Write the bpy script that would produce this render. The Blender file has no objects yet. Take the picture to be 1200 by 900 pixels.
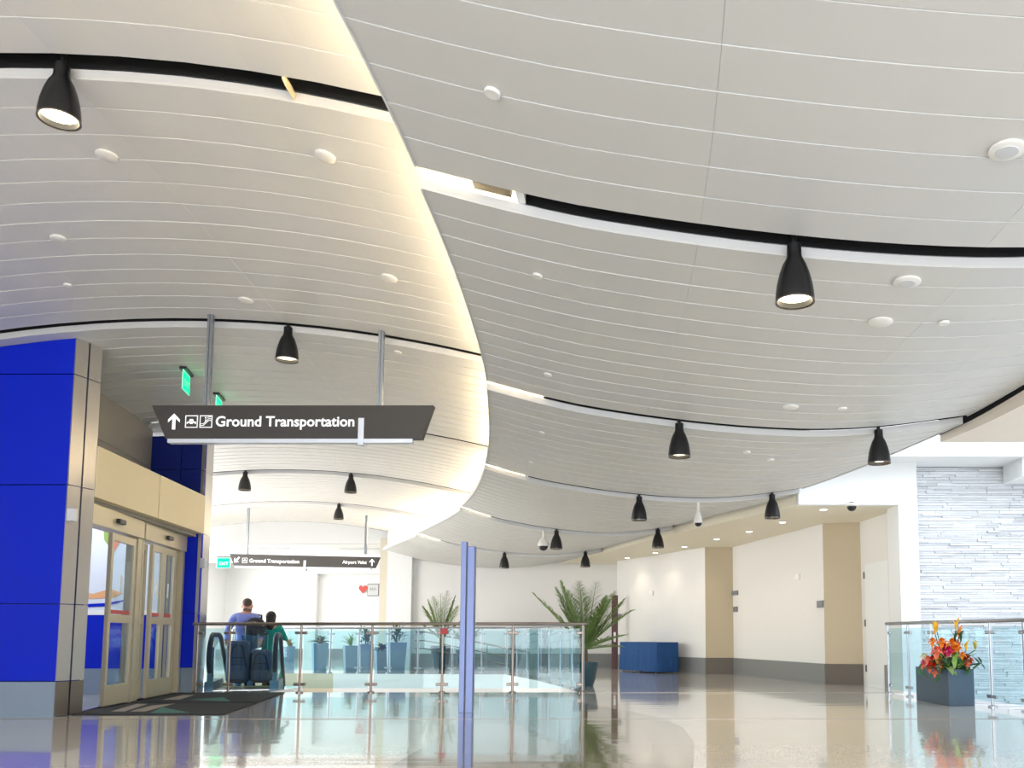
import bpy, bmesh, math, random
from mathutils import Vector, Matrix
from mathutils.geometry import tessellate_polygon
random.seed(7)
S = bpy.context.scene
COL = S.collection
PI = math.pi
PITCH = math.atan(.09); F = 1000.0; PX = 740.0; PY = 655.0; EYE = .885

# ---------------------------------------------------------------- camera
cd = bpy.data.cameras.new('camera'); cam = bpy.data.objects.new('camera', cd); COL.objects.link(cam)
cam.location = (0, 0, EYE); cam.rotation_euler = (PI/2 + PITCH, 0, 0)
cd.sensor_width = 36; cd.lens = 36*F/1200
cd.shift_x = (600-PX)/1200; cd.shift_y = (PY-450)/1200
cd.clip_start = .05; cd.clip_end = 200
S.camera = cam
# ---------------------------------------------------------------- world, lights, exposure
W = bpy.data.worlds.new('world'); S.world = W; W.use_nodes = True
bgn = W.node_tree.nodes['Background']
bgn.inputs[0].default_value = (.84, .91, 1.0, 1); bgn.inputs[1].default_value = 1.0
S.view_settings.view_transform = 'Standard'; S.view_settings.look = 'None'
S.view_settings.gamma = 1; S.view_settings.exposure = 0.55
try: S.view_settings.use_curve_mapping = False
except Exception: pass
def area(name, loc, rot, sx, sy, power, col):
    l = bpy.data.lights.new(name, 'AREA'); l.shape = 'RECTANGLE'; l.size = sx; l.size_y = sy
    l.energy = power; l.color = col
    o = bpy.data.objects.new(name, l); o.location = loc; o.rotation_euler = rot; COL.objects.link(o); return o
area('added_fill_behind', (-1, -6.3, 2.2), (PI/2, 0, 0), 14, 3.6, 640, (.93, .96, 1))      # added light behind the camera, fills the floor and portal front
area('window_daylight_right', (9.5, 4.5, 2.0), (0, PI/2, 0), 3.6, 9, 170, (.84, .92, 1))       # glazing on the right, out of frame
area('skylight_daylight', (5.6, 11.25, 5.15), (0, 0, 0), 6, 2.7, 95, (.9, .95, 1))             # light well by the stone wall
area('added_fill_left', (-12.6, 17.3, 2.0), (0, -PI/2, 0), 3.6, 7, 540, (1, .985, .96))      # added light hidden behind the portal, brightens the right-hand walls
area('hall_daylight', (-15.6, 27, 2.4), (0, -PI/2, 0), 4, 9, 330, (1, .99, .97))              # windows of the far hall
area('far_hall_ceiling_light', (-11, 30, 3.62), (0, 0, 0), 7, 5, 100, (1, .97, .92))
area('vestibule_light', (-8.3, 11.5, 2.9), (0, 0, 0), 1.6, 2.4, 40, (.95, .97, 1))

area('added_well_fill', (-4.5, 13.9, -1.7), (-PI/2, 0, PI), 6, 1.2, 60, (1, .96, .9))              # added light hidden in the escalator well, brightens its far fascia

# ---------------------------------------------------------------- helpers
def at(u, v, Y=None, Z=None):
    a = (u-PX)/F; b = (PY-v)/F
    dy = math.cos(PITCH)-b*math.sin(PITCH); dz = math.sin(PITCH)+b*math.cos(PITCH)
    t = Y/dy if Y is not None else (Z-EYE)/dz
    return Vector((a*t, dy*t, EYE+dz*t))
def cr(pts, x):
    """smooth interpolation through (x, y) pairs"""
    n = len(pts)
    if x <= pts[0][0]: i = 0
    elif x >= pts[-1][0]: i = n-2
    else:
        i = 0
        while pts[i+1][0] < x: i += 1
    x0, y0 = pts[i]; x1, y1 = pts[i+1]
    def m(j):
        if j == 0: return (pts[1][1]-pts[0][1])/(pts[1][0]-pts[0][0])
        if j == n-1: return (pts[-1][1]-pts[-2][1])/(pts[-1][0]-pts[-2][0])
        return (pts[j+1][1]-pts[j-1][1])/(pts[j+1][0]-pts[j-1][0])
    h = x1-x0; t = (x-x0)/h
    if t < 0: return y0+m(i)*(x-x0)
    if t > 1: return y1+m(i+1)*(x-x1)
    m0, m1 = m(i)*h, m(i+1)*h
    return (2*t**3-3*t*t+1)*y0+(t**3-2*t*t+t)*m0+(-2*t**3+3*t*t)*y1+(t**3-t*t)*m1

def nm(name, base, rough=.5, metal=0.0, noise=None, ns=20, bump=0, bs=60, emit=None, es=0, coat=0, spec=.5, stretch=None):
    """principled material; noise = (second colour, amount)"""
    m = bpy.data.materials.new(name); m.use_nodes = True
    N = m.node_tree.nodes; L = m.node_tree.links
    p = N['Principled BSDF']
    p.inputs['Base Color'].default_value = (*base, 1); p.inputs['Roughness'].default_value = rough
    p.inputs['Metallic'].default_value = metal; p.inputs['Specular IOR Level'].default_value = spec
    if coat: p.inputs['Coat Weight'].default_value = coat; p.inputs['Coat Roughness'].default_value = .05
    tc = N.new('ShaderNodeTexCoord'); src = tc.outputs['Object']
    if stretch:
        mp = N.new('ShaderNodeMapping'); mp.inputs['Scale'].default_value = stretch
        L.new(src, mp.inputs[0]); src = mp.outputs[0]
    if noise is None: noise = (tuple(min(1, c*.93) for c in base), .5)
    nt = N.new('ShaderNodeTexNoise'); nt.inputs['Scale'].default_value = ns; nt.inputs['Detail'].default_value = 3
    L.new(src, nt.inputs['Vector'])
    mx = N.new('ShaderNodeMix'); mx.data_type = 'RGBA'
    mr = N.new('ShaderNodeMath'); mr.operation = 'MULTIPLY'; mr.inputs[1].default_value = noise[1]*1.4
    L.new(nt.outputs['Fac'], mr.inputs[0]); L.new(mr.outputs[0], mx.inputs[0])
    mx.inputs[6].default_value = (*base, 1); mx.inputs[7].default_value = (*noise[0], 1)
    L.new(mx.outputs[2], p.inputs['Base Color'])
    if bump:
        n2 = N.new('ShaderNodeTexNoise'); n2.inputs['Scale'].default_value = bs; L.new(src, n2.inputs['Vector'])
        b = N.new('ShaderNodeBump'); b.inputs['Strength'].default_value = bump; b.inputs['Distance'].default_value = .01
        L.new(n2.outputs['Fac'], b.inputs['Height']); L.new(b.outputs[0], p.inputs['Normal'])
    if emit:
        p.inputs['Emission Color'].default_value = (*emit, 1); p.inputs['Emission Strength'].default_value = es
    return m
def thin_glass(name, tint, refl=.08):
    m = bpy.data.materials.new(name); m.use_nodes = True
    N = m.node_tree.nodes; L = m.node_tree.links; N.remove(N['Principled BSDF'])
    t = N.new('ShaderNodeBsdfTransparent'); t.inputs[0].default_value = (*tint, 1)
    g = N.new('ShaderNodeBsdfGlossy'); g.inputs['Roughness'].default_value = .02; g.inputs[0].default_value = (.9, .97, 1, 1)
    f = N.new('ShaderNodeFresnel'); f.inputs[0].default_value = 1.35
    a = N.new('ShaderNodeMath'); a.operation = 'ADD'; a.inputs[1].default_value = refl*.3
    mx = N.new('ShaderNodeMixShader'); ge = N.new('ShaderNodeNewGeometry'); iv = N.new('ShaderNodeMath'); iv.operation = 'SUBTRACT'; iv.inputs[0].default_value = 1
    ml = N.new('ShaderNodeMath'); ml.operation = 'MULTIPLY'; L.new(ge.outputs['Backfacing'], iv.inputs[1])
    L.new(f.outputs[0], a.inputs[0]); L.new(a.outputs[0], ml.inputs[0]); L.new(iv.outputs[0], ml.inputs[1]); L.new(ml.outputs[0], mx.inputs[0]); L.new(t.outputs[0], mx.inputs[1]); L.new(g.outputs[0], mx.inputs[2])
    L.new(mx.outputs[0], N['Material Output'].inputs[0]); return m

def floor_mat(name, c1, c2, c3):
    m = bpy.data.materials.new(name); m.use_nodes = True
    N = m.node_tree.nodes; L = m.node_tree.links; p = N['Principled BSDF']
    tc = N.new('ShaderNodeTexCoord')
    vo = N.new('ShaderNodeTexVoronoi'); vo.inputs['Scale'].default_value = 90; L.new(tc.outputs['Object'], vo.inputs['Vector'])
    ra = N.new('ShaderNodeValToRGB'); ra.color_ramp.elements[0].color = (*c2, 1); ra.color_ramp.elements[1].color = (*c1, 1)
    ra.color_ramp.elements[0].position = .25; ra.color_ramp.elements[1].position = .5
    e = ra.color_ramp.elements.new(.92); e.color = (*c3, 1)
    sp = N.new('ShaderNodeSeparateColor'); L.new(vo.outputs['Color'], sp.inputs[0]); L.new(sp.outputs[0], ra.inputs[0])
    n = N.new('ShaderNodeTexNoise'); n.inputs['Scale'].default_value = .6; L.new(tc.outputs['Object'], n.inputs['Vector'])
    mx = N.new('ShaderNodeMix'); mx.data_type = 'RGBA'; mx.blend_type = 'MULTIPLY'; mx.inputs[0].default_value = .18
    L.new(ra.outputs[0], mx.inputs[6]); L.new(n.outputs['Color'], mx.inputs[7]); L.new(mx.outputs[2], p.inputs['Base Color'])
    p.inputs['Roughness'].default_value = .12; p.inputs['IOR'].default_value = 1.7
    p.inputs['Coat Weight'].default_value = .8; p.inputs['Coat IOR'].default_value = 1.55; p.inputs['Coat Roughness'].default_value = .045
    # faint ripples of the polished screed, running across the hall
    mp = N.new('ShaderNodeMapping'); mp.inputs['Scale'].default_value = (.35, 2.6, 1); L.new(tc.outputs['Object'], mp.inputs[0])
    w = N.new('ShaderNodeTexNoise'); w.inputs['Scale'].default_value = 1.1; w.inputs['Detail'].default_value = 2; L.new(mp.outputs[0], w.inputs['Vector'])
    b = N.new('ShaderNodeBump'); b.inputs['Strength'].default_value = .18; b.inputs['Distance'].default_value = .01
    L.new(w.outputs['Fac'], b.inputs['Height']); L.new(b.outputs[0], p.inputs['Normal']); L.new(b.outputs[0], p.inputs['Coat Normal'])
    return m

M = dict(
 plank=nm('plank_white', (.655, .645, .62), .45, noise=((.61, .60, .58), .5), ns=3),
 plank2=nm('plank_white_cool', (.635, .63, .62), .45, noise=((.60, .595, .585), .5), ns=3),
 panel_edge=nm('panel_edge', (.62, .63, .64), .4),
 black=nm('matt_black', (.004, .004, .005), .9),
 soft_black=nm('satin_black', (.006, .006, .007), .35, bump=.05),
 wall=nm('painted_wall', (.84, .82, .79), .7, bump=.05, bs=150),
 tan=nm('shaded_tan_wall', (.60, .50, .35), .75, bump=.05, bs=150),  # shade on the camera-facing wall returns, put into a darker tan
 white=nm('bright_white_paint', (.87, .88, .88), .6),
 soffit=nm('warm_soffit', (.82, .76, .62), .7),
 slab=nm('beige_slab', (.80, .72, .63), .7),
 basegrey=nm('grey_skirting', (.24, .235, .23), .45, bump=.03),
 basebrown=nm('shaded_brown_skirting', (.13, .105, .08), .45),  # skirting of the returns, darkened with them to stand for shade
 blue=nm('cobalt_panel', (.0, .018, .58), .45, spec=.25, noise=((.0, .014, .48), .5), ns=2, bump=.02, bs=300),
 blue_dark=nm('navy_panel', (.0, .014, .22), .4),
 basemetal=nm('blue_grey_plinth', (.26, .33, .42), .35, metal=.3),
 steel=nm('brushed_steel', (.55, .53, .52), .28, metal=.9, ns=6, stretch=(60, 60, 1)),
 steel_d=nm('bronzed_steel', (.25, .21, .18), .3, metal=.85),
 chrome=nm('polished_chrome', (.36, .38, .41), .32, metal=.85),
 beige=nm('champagne_metal', (.80, .66, .41), .45, metal=.05),
 door=nm('champagne_frame', (.58, .51, .36), .38, metal=.35),
 greywall=nm('taupe_metal_panel', (.33, .30, .25), .5, metal=.2),
 glass=thin_glass('tinted_rail_glass', (.80, .915, .94)),
 glassd=thin_glass('door_glass', (.86, .92, .94)),
 signbody=nm('sign_charcoal', (.045, .039, .034), .5, bump=.02, bs=300),
 signwhite=nm('sign_white', (.9, .9, .9), .5, emit=(1, 1, 1), es=.25),
 alu=nm('pale_aluminium', (.72, .75, .82), .35, metal=.4),
 post=nm('blue_grey_post', (.16, .20, .37), .35, metal=.45),
 lamp=nm('lit_lamp', (1, .9, .7), .4, emit=(1, .86, .6), es=6),
 down=nm('lit_downlight', (1, .95, .85), .4, emit=(1, .92, .78), es=5),
 cove=nm('cove_led', (1, .9, .7), .4, emit=(1, .80, .50), es=40),
 green=nm('exit_green', (.0, .3, .08), .5, spec=.1, emit=(.0, .95, .32), es=1.1),
 greenp=nm('exit_clear', (.6, .95, .75), .2, emit=(.3, 1, .6), es=.5),
 fixture=nm('fixture_white', (.82, .80, .76), .5),
 mat=nm('mat_charcoal', (.022, .024, .028), .95, bump=.4, bs=400),
 matteal=nm('mat_teal', (.05, .17, .15), .95, bump=.4, bs=400),
 mattan=nm('mat_tan', (.30, .26, .22), .95, bump=.4, bs=400),
 rubber=nm('black_rubber', (.015, .018, .022), .5),
 cloth=nm('blue_tablecloth', (.008, .075, .25), .8, noise=((.005, .05, .18), .6), ns=8, bump=.1),
 mahog=nm('dark_red_wood', (.065, .008, .006), .4, ns=8, stretch=(20, 20, 1)),
 soil=nm('potting_soil', (.03, .02, .015), .95, bump=.5),
 pot=nm('slate_planter', (.06, .095, .14), .5, bump=.05),
 potlight=nm('blue_grey_planter', (.22, .31, .43), .4),
 pottal=nm('dark_teal_pot', (.02, .06, .085), .35),
 leaf=nm('palm_green', (.09, .20, .035), .55, noise=((.30, .36, .12), .6), ns=7),
 leafd=nm('dark_leaf', (.015, .085, .03), .5, noise=((.04, .15, .05), .6), ns=10),
 leafl=nm('light_leaf', (.20, .38, .06), .5, noise=((.35, .45, .12), .6), ns=10),
 stem=nm('palm_stem', (.16, .12, .06), .8, bump=.4),
 orange=nm('petal_orange', (.95, .28, .01), .5), yellow=nm('petal_yellow', (.95, .58, .03), .5),
 red=nm('petal_red', (.75, .015, .01), .4), pink=nm('petal_magenta', (.72, .01, .12), .45),
 coral=nm('petal_coral', (.9, .22, .12), .5), cream=nm('petal_cream', (.85, .83, .6), .5),
 skin=nm('skin', (.56, .30, .21), .55), skin2=nm('skin_tan', (.42, .22, .14), .55),
 hair=nm('grey_brown_hair', (.12, .075, .05), .8, bump=.5, bs=200), hairb=nm('black_hair', (.012, .008, .008), .6, bump=.5, bs=200),
 shirt=nm('lavender_blue_shirt', (.20, .26, .62), .85, noise=((.28, .34, .72), .6), ns=9, bump=.2, bs=30),
 jeans=nm('pale_jeans', (.20, .34, .55), .9, noise=((.3, .45, .65), .6), ns=12, bump=.2),
 dress=nm('teal_dress', (.0, .22, .17), .8, noise=((.0, .32, .24), .6), ns=25, bump=.2),
 jacket=nm('steel_blue_coat', (.045, .12, .20), .85, bump=.3, bs=20),
 bag=nm('navy_luggage', (.035, .06, .12), .75, noise=((.06, .09, .16), .6), ns=15, bump=.25, bs=90),
 bagtrim=nm('luggage_trim', (.012, .016, .03), .7),
 shoe=nm('pale_shoe', (.55, .5, .45), .7),
 step=nm('escalator_step', (.05, .13, .18), .45, metal=.4, stretch=(80, 1, 1), ns=6),
 esc=nm('escalator_panel', (.04, .085, .13), .35, metal=.5),
 yellowm=nm('yellow_marking', (.8, .6, .1), .6),
 fascia=nm('void_fascia', (.80, .80, .79), .6), fasciat=nm('void_fascia_tan', (.56, .50, .37), .6),
 redn=nm('red_notice', (.6, .08, .07), .5), paper=nm('paper_white', (.9, .9, .88), .7),
 greyp=nm('grey_plate', (.22, .23, .25), .5), skyp=nm('mural_sky', (.72, .77, .86), .6), sand=nm('mural_sand', (.8, .42, .2), .6),
)
M['floor'] = floor_mat('cream_terrazzo', (.90, .85, .77), (.82, .77, .68), (.94, .91, .86))
M['floor_dark'] = floor_mat('olive_terrazzo', (.25, .21, .13), (.17, .14, .09), (.36, .31, .22))
def stone_mat():
    m = nm('split_stone', (.76, .78, .81), .85, noise=((.62, .64, .67), .6), ns=5, bump=.7, bs=35); return m
M['stone'] = stone_mat()
M['stone2'] = nm('split_stone_dark', (.68, .70, .72), .85, noise=((.52, .53, .55), .6), ns=5, bump=.7, bs=35)
M['stone3'] = nm('split_stone_light', (.84, .86, .88), .85, noise=((.72, .74, .77), .6), ns=5, bump=.7, bs=35)

def tag(o, label=None, cat=None, group=None, kind=None):
    if label: o['label'] = label
    if cat: o['category'] = cat
    if group: o['group'] = group
    if kind: o['kind'] = kind
    return o
def empty(name, loc=(0, 0, 0), rz=0, **k):
    o = bpy.data.objects.new(name, None); o.empty_display_size = .1; COL.objects.link(o)
    o.location = loc; o.rotation_euler = (0, 0, rz); return tag(o, **k)
class MB:
    def __init__(s): s.v = []; s.f = []; s.smooth = False
    def add(s, vs, fs):
        n = len(s.v); s.v += [tuple(v) for v in vs]; s.f += [tuple(i+n for i in f) for f in fs]; return s
    def box(s, x0, x1, y0, y1, z0, z1):
        return s.prism([(x0, y0), (x1, y0), (x1, y1), (x0, y1)], z0, z1)
    def prism(s, poly, z0, z1):
        a = sum(poly[i][0]*poly[(i+1) % len(poly)][1]-poly[(i+1) % len(poly)][0]*poly[i][1] for i in range(len(poly)))
        if a < 0: poly = poly[::-1]
        n = len(poly)
        vs = [(x, y, z0) for x, y in poly]+[(x, y, z1) for x, y in poly]
        fs = [tuple(range(n-1, -1, -1)), tuple(range(n, 2*n))]+[(i, (i+1) % n, n+(i+1) % n, n+i) for i in range(n)]
        return s.add(vs, fs)
    def obox(s, c, ax, ay, az):
        """oriented box: centre and three half-extent vectors"""
        c, ax, ay, az = map(Vector, (c, ax, ay, az)); vs = []
        for k in (-1, 1):
            for j in (-1, 1):
                for i in (-1, 1): vs.append(c+ax*i+ay*j+az*k)
        return s.add(vs, [(0, 2, 3, 1), (4, 5, 7, 6), (0, 1, 5, 4), (2, 6, 7, 3), (0, 4, 6, 2), (1, 3, 7, 5)])
    def bar(s, a, b, w, h):
        """box from a to b, w wide (horizontal), h high"""
        a, b = Vector(a), Vector(b); d = b-a; L = d.length; d = d/L
        up = Vector((0, 0, 1)) if abs(d.z) < .95 else Vector((0, 1, 0))
        sd = d.cross(up).normalized(); u = sd.cross(d)
        return s.obox((a+b)/2, d*L/2, sd*w/2, u*h/2)
    def tube(s, pts, r, n=8, cap=True):
        pts = [Vector(p) for p in pts]; rs = r if isinstance(r, (list, tuple)) else [r]*len(pts)
        base = len(s.v); vs = []; fs = []
        prev = None
        for i, p in enumerate(pts):
            d = (pts[min(i+1, len(pts)-1)]-pts[max(i-1, 0)]).normalized()
            if prev is None:
                ref = Vector((0, 0, 1)) if abs(d.z) < .9 else Vector((1, 0, 0)); a = d.cross(ref).normalized()
            else: a = (prev-d*prev.dot(d)).normalized()
            prev = a; b = d.cross(a)
            for k in range(n):
                t = 2*PI*k/n; vs.append(p+(a*math.cos(t)+b*math.sin(t))*rs[i])
        for i in range(len(pts)-1):
            for k in range(n): fs.append((i*n+k, i*n+(k+1) % n, (i+1)*n+(k+1) % n, (i+1)*n+k))
        if cap: fs.append(tuple(range(n-1, -1, -1))); fs.append(tuple((len(pts)-1)*n+k for k in range(n)))
        return s.add(vs, fs)
    def lathe(s, prof, n=24, c=(0, 0, 0), cap=True):
        vs = []; fs = []
        for r, z in prof:
            for k in range(n): t = 2*PI*k/n; vs.append((c[0]+r*math.cos(t), c[1]+r*math.sin(t), c[2]+z))
        for i in range(len(prof)-1):
            for k in range(n): fs.append((i*n+k, i*n+(k+1) % n, (i+1)*n+(k+1) % n, (i+1)*n+k))
        if cap:
            fs.append(tuple(range(n))[::-1]); fs.append(tuple((len(prof)-1)*n+k for k in range(n)))
        return s.add(vs, fs)
    def ball(s, c, r, n=10, m=7):
        if not isinstance(r, (list, tuple)): r = (r, r, r)
        vs = [(c[0], c[1], c[2]-r[2])]; fs = []
        for i in range(1, m):
            t = -PI/2+PI*i/m
            for k in range(n): p = 2*PI*k/n; vs.append((c[0]+r[0]*math.cos(t)*math.cos(p), c[1]+r[1]*math.cos(t)*math.sin(p), c[2]+r[2]*math.sin(t)))
        vs.append((c[0], c[1], c[2]+r[2])); top = len(vs)-1
        for k in range(n):
            fs.append((0, 1+(k+1) % n, 1+k)); fs.append((top, top-n+k, top-n+(k+1) % n))
            for i in range(m-2): a = 1+i*n; fs.append((a+k, a+(k+1) % n, a+n+(k+1) % n, a+n+k))
        return s.add(vs, fs)
    def leaf(s, a, b, w, bend=0.0, n=3):
        """flat pointed leaf from a to b with a raised mid rib"""
        a, b = Vector(a), Vector(b); d = b-a; up = Vector((0, 0, 1))
        sd = d.cross(up); sd = sd.normalized() if sd.length > 1e-5 else Vector((1, 0, 0)); u = sd.cross(d).normalized()
        vs = []; fs = []
        for i in range(n+1):
            t = i/n; wd = w*math.sin(PI*min(.97, t*.9+.08))**.8; c = a+d*t+u*bend*math.sin(PI*t)*d.length-up*bend*t*t*d.length
            vs += [c-sd*wd/2+u*wd*.12, c-u*wd*.05, c+sd*wd/2+u*wd*.12]
        for i in range(n):
            for k in (0, 1): q = i*3+k; fs.append((q, q+1, q+4, q+3))
        return s.add(vs, fs)
    def build(s, name, mat, parent=None, smooth=False, mats=None, fm=None, bevel=0):
        me = bpy.data.meshes.new(name); me.from_pydata([tuple(v) for v in s.v], [], s.f); me.validate()
        for m_ in (mats or [mat]): me.materials.append(m_)
        if fm:
            for p_, i in zip(me.polygons, fm): p_.material_index = i
        if smooth: me.shade_smooth()
        o = bpy.data.objects.new(name, me); COL.objects.link(o)
        if parent: o.parent = parent
        if smooth:
            try: me.set_sharp_from_angle(angle=math.radians(45))
            except Exception: pass
        if bevel:
            b = o.modifiers.new('bevel', 'BEVEL'); b.width = bevel; b.segments = 2; b.limit_method = 'ANGLE'
        return o
def copy_tree(o, parent=None):
    c = o.copy(); COL.objects.link(c)
    if parent: c.parent = parent
    for ch in list(o.children): copy_tree(ch, c)
    return c
def wallbox(name, mat, a, b, z0, z1, th=.12, parent=None, side=1):
    """upright slab along a plan line a-b, thickness to the left (side=1) or right of a->b"""
    a, b = Vector(a), Vector(b); d = (b-a).normalized(); n = Vector((-d.y, d.x))*th*side
    return MB().prism([tuple(a), tuple(b), tuple(b+n), tuple(a+n)], z0, z1).build(name, mat, parent)
def text(name, body, width, mat, parent, loc, rot, off=0.0, ext=.002, height=None):
    c = bpy.data.curves.new(name, 'FONT'); c.body = body; c.size = 1; c.extrude = ext; c.offset = off; c.resolution_u = 3
    c.materials.append(mat); o = bpy.data.objects.new(name, c); COL.objects.link(o)
    bpy.context.view_layer.update(); w = o.dimensions.x; h = o.dimensions.y
    s = width/w; me = bpy.data.meshes.new_from_object(o.evaluated_get(bpy.context.evaluated_depsgraph_get())); bpy.data.objects.remove(o)
    o = bpy.data.objects.new(name, me); COL.objects.link(o); o.scale = (s, (height/h) if height else s, s)
    o.parent = parent; o.location = loc; o.rotation_euler = rot; return o

# ================================================================ CEILING SURFACES
SLOTS = [-3.0, 1.2, 5.12, 9.15, 13.12, 17.05, 21.0, 25.0]
GAPS = {-3.0: .14, 1.2: .14, 5.12: .15, 9.15: .10, 13.12: .09, 17.05: .09, 21.0: .09, 25.0: .09}
EL_ = [(-3, -2.2), (1, -1.62), (3.56, -1.40), (5.0, -1.35), (7, -1.40), (9.3, -1.60), (13.2, -2.29), (17.1, -3.45), (20.8, -5.2), (24.6, -7.2)]
ER_ = [(-3, 3.3), (1, 3.9), (5.2, 3.98), (8, 3.78), (9.5, 3.60), (13.1, 2.66), (17.6, .62), (20.7, -.6), (24.6, -2.3)]
ZR_ = [(-3, 3.62), (1, 3.46), (5.2, 3.29), (9.3, 3.13), (13.2, 3.02), (17.1, 2.95), (21, 2.89), (24.6, 2.83)]
BS_ = [(0, .53), (.1, .385), (.22, .245), (.45, .075), (.66, .0), (.82, .03), (1, .15)]
XA_ = [(-3, -2.4), (1, -3.2), (5.1, -3.95), (9.1, -5.0), (13.1, -6.0), (17, -7.1), (21, -8.5), (25, -10.2)]
ZL_ = [(-3, 4.75), (1, 4.7), (5.1, 4.58), (9.1, 4.38), (13.1, 4.29), (17, 4.24), (21, 4.22), (25, 4.25)]
KL_ = [(-3, .055), (5.1, .052), (9.1, .036), (13.1, .032), (25, .033)]
EL = lambda y: cr(EL_, y)
ER = lambda y: cr(ER_, y)
def saw(y):
    for a, b in zip(SLOTS, SLOTS[1:]):
        if a <= y <= b+1e-6: G_ = GAPS[a]; t = max(0, (y-a-G_)/(b-a-G_)); return -.055*(1-t)
    return 0
def zR(x, y):
    s = (x-EL(y))/(ER(y)-EL(y)); return cr(ZR_, y)+cr(BS_, max(-.05, min(1.05, s)))+saw(y)
def zL(x, y):
    return cr(ZL_, y)-cr(KL_, y)*(x-cr(XA_, y))**2+saw(y)
COVE = .62

def strip(mb, zf, xa0, xb0, xa1, xb1, y0, y1, n, dz0, dz1, th):
    """one plank: from x=xa..xb at y0 and y1, following zf; bottom face with turned-up lips"""
    vs = []; fs = []
    for k in range(n+1):
        t = k/n; X0 = xa0+(xb0-xa0)*t; X1 = xa1+(xb1-xa1)*t
        a = zf(X0, y0)+dz0; b = zf(X1, y1)+dz1
        vs += [(X0, y0, a+th), (X0, y0, a), (X1, y1, b), (X1, y1, b+th)]
    for k in range(n):
        q = 4*k
        for j in (0, 1, 2): fs.append((q+j, q+j+1, q+j+5, q+j+4))
    fs.append((0, 3, 2, 1)); q = 4*n; fs.append((q, q+1, q+2, q+3))
    mb.add(vs, fs)

def make_ceiling(root, zf, left, right, pieces, vis0, vis1, ends):
    for si, (sa, sb) in enumerate(zip(SLOTS, SLOTS[1:])):
        y0, y1 = sa+GAPS[sa], min(sb, ends)
        if y0 >= ends: continue
        rows = max(1, round((y1-y0)/.305)); dy = (y1-y0)/rows
        bulk = MB()
        for r in range(rows):
            a, b = y0+r*dy, y0+(r+1)*dy
            g = .0018
            for pi in range(pieces):
                def edge(y, j):
                    L, R = left(y), right(y); return L+(R-L)*j/pieces
                e0a, e0b, e1a, e1b = edge(a, pi)+.0007, edge(a, pi+1)-.0007, edge(b, pi)+.0007, edge(b, pi+1)-.0007
                n = 7
                jit = random.uniform(-.0008, .0008)
                if vis0 < b and a < vis1:
                    m = MB(); strip(m, zf, e0a, e0b, e1a, e1b, a+g, b-g, n, -.004+jit, .001+jit, .02)
                    m.build('plank', M['plank'] if random.random() < .75 else M['plank2'], root, smooth=False)
                else: strip(bulk, zf, e0a, e0b, e1a, e1b, a+g, b-g, n, -.004, .001, .02)
        if bulk.f: tag(bulk.build('plank_field', M['plank'], root), kind='stuff')
        # carrier sheet above the planks, with the turned-up edge facing the slot
        m = MB(); NX = 24; NY = 6; vs = []; fs = []
        for j in range(NY+1):
            y = y0+(y1-y0)*j/NY
            for i in range(NX+1):
                x = left(y)+(right(y)-left(y))*i/NX; vs.append((x, y, zf(x, y)+.014))
        nn = len(vs); vs += [(x, y, z+.05) for x, y, z in vs]
        w = NX+1
        for j in range(NY):
            for i in range(NX):
                q = j*w+i; fs.append((q, q+w, q+w+1, q+1)); fs.append((nn+q, nn+q+1, nn+q+w+1, nn+q+w))
        for i in range(NX): fs.append((i, i+1, nn+i+1, nn+i)); q = NY*w+i; fs.append((q, nn+q, nn+q+1, q+1))
        for j in range(NY): q = j*w; fs.append((q, nn+q, nn+q+w, q+w)); q = j*w+NX; fs.append((q, q+w, nn+q+w, nn+q))
        m.add(vs, fs).build('carrier_panel', M['plank2'], root)
        # thin edge trim down both long sides
        for sd_, off in ((left, -.006), (right, .006)):
            m = MB(); vs = []; fs = []
            for j in range(13):
                y = y0+(y1-y0)*j/12; x = sd_(y)+off; z = zf(x, y); vs += [(x-.006, y, z-.012), (x+.006, y, z-.012), (x+.006, y, z+.075), (x-.006, y, z+.075)]
            for j in range(12):
                q = 4*j
                for k in range(4): fs.append((q+k, q+(k+1) % 4, q+4+(k+1) % 4, q+4+k))
            fs += [(0, 1, 2, 3), (48, 49, 50, 51)]
            m.add(vs, fs).build('edge_trim', M['panel_edge'], root)
def make_channel(root, zf, xa, xb, y):
    """black lined channel above a slot"""
    GAP = GAPS[y]
    vs = []; fs = []; n = 24
    for k in range(n+1):
        t = k/n; x0 = xa(y)+(xb(y)-xa(y))*t; x1 = xa(y+GAP)+(xb(y+GAP)-xa(y+GAP))*t; z = zf(x0, y)
        vs += [(x0, y-.004, z+.062), (x0, y-.004, z+.22), (x1, y+GAP+.004, z+.22), (x1, y+GAP+.004, z+.01)]
    for k in range(n):
        q = 4*k
        for j in (0, 1, 2): fs.append((q+j, q+j+4, q+j+5, q+j+1))
    fs += [(0, 1, 2, 3), (4*n, 4*n+3, 4*n+2, 4*n+1)]
    MB().add(vs, fs).build('slot_channel', M['black'], root)
def bracket(root, u, v, y, mat, w, tilt):
    p = at(u, v, Y=y); MB().obox((p.x, y+.07, p.z+.03), (w, 0, -w*tilt), (0, .075, 0), (.004, 0, .022)).build('slot_bracket', mat, root)
XLeft = lambda y: -9.6 if y < 13.2 else cr(XA_, y)-5.2
LR_ = lambda y: EL(y)+COVE
cl = empty('ceiling', (0, 0, 0), label='vaulted off-white plank ceiling arching over the left of the hall', cat='ceiling', kind='structure')
make_ceiling(cl, zL, XLeft, LR_, 3, 4.3, 13.0, 26.5)
for y in SLOTS[2:]: make_channel(cl, zL, XLeft, LR_, y)
crr = empty('ceiling', (0, 0, 0), label='lower bellied plank ceiling sweeping across the right, cove-lit edge', cat='ceiling', kind='structure')
make_ceiling(crr, zR, EL, ER, 3, 3.0, 13.0, 24.55)
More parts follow.
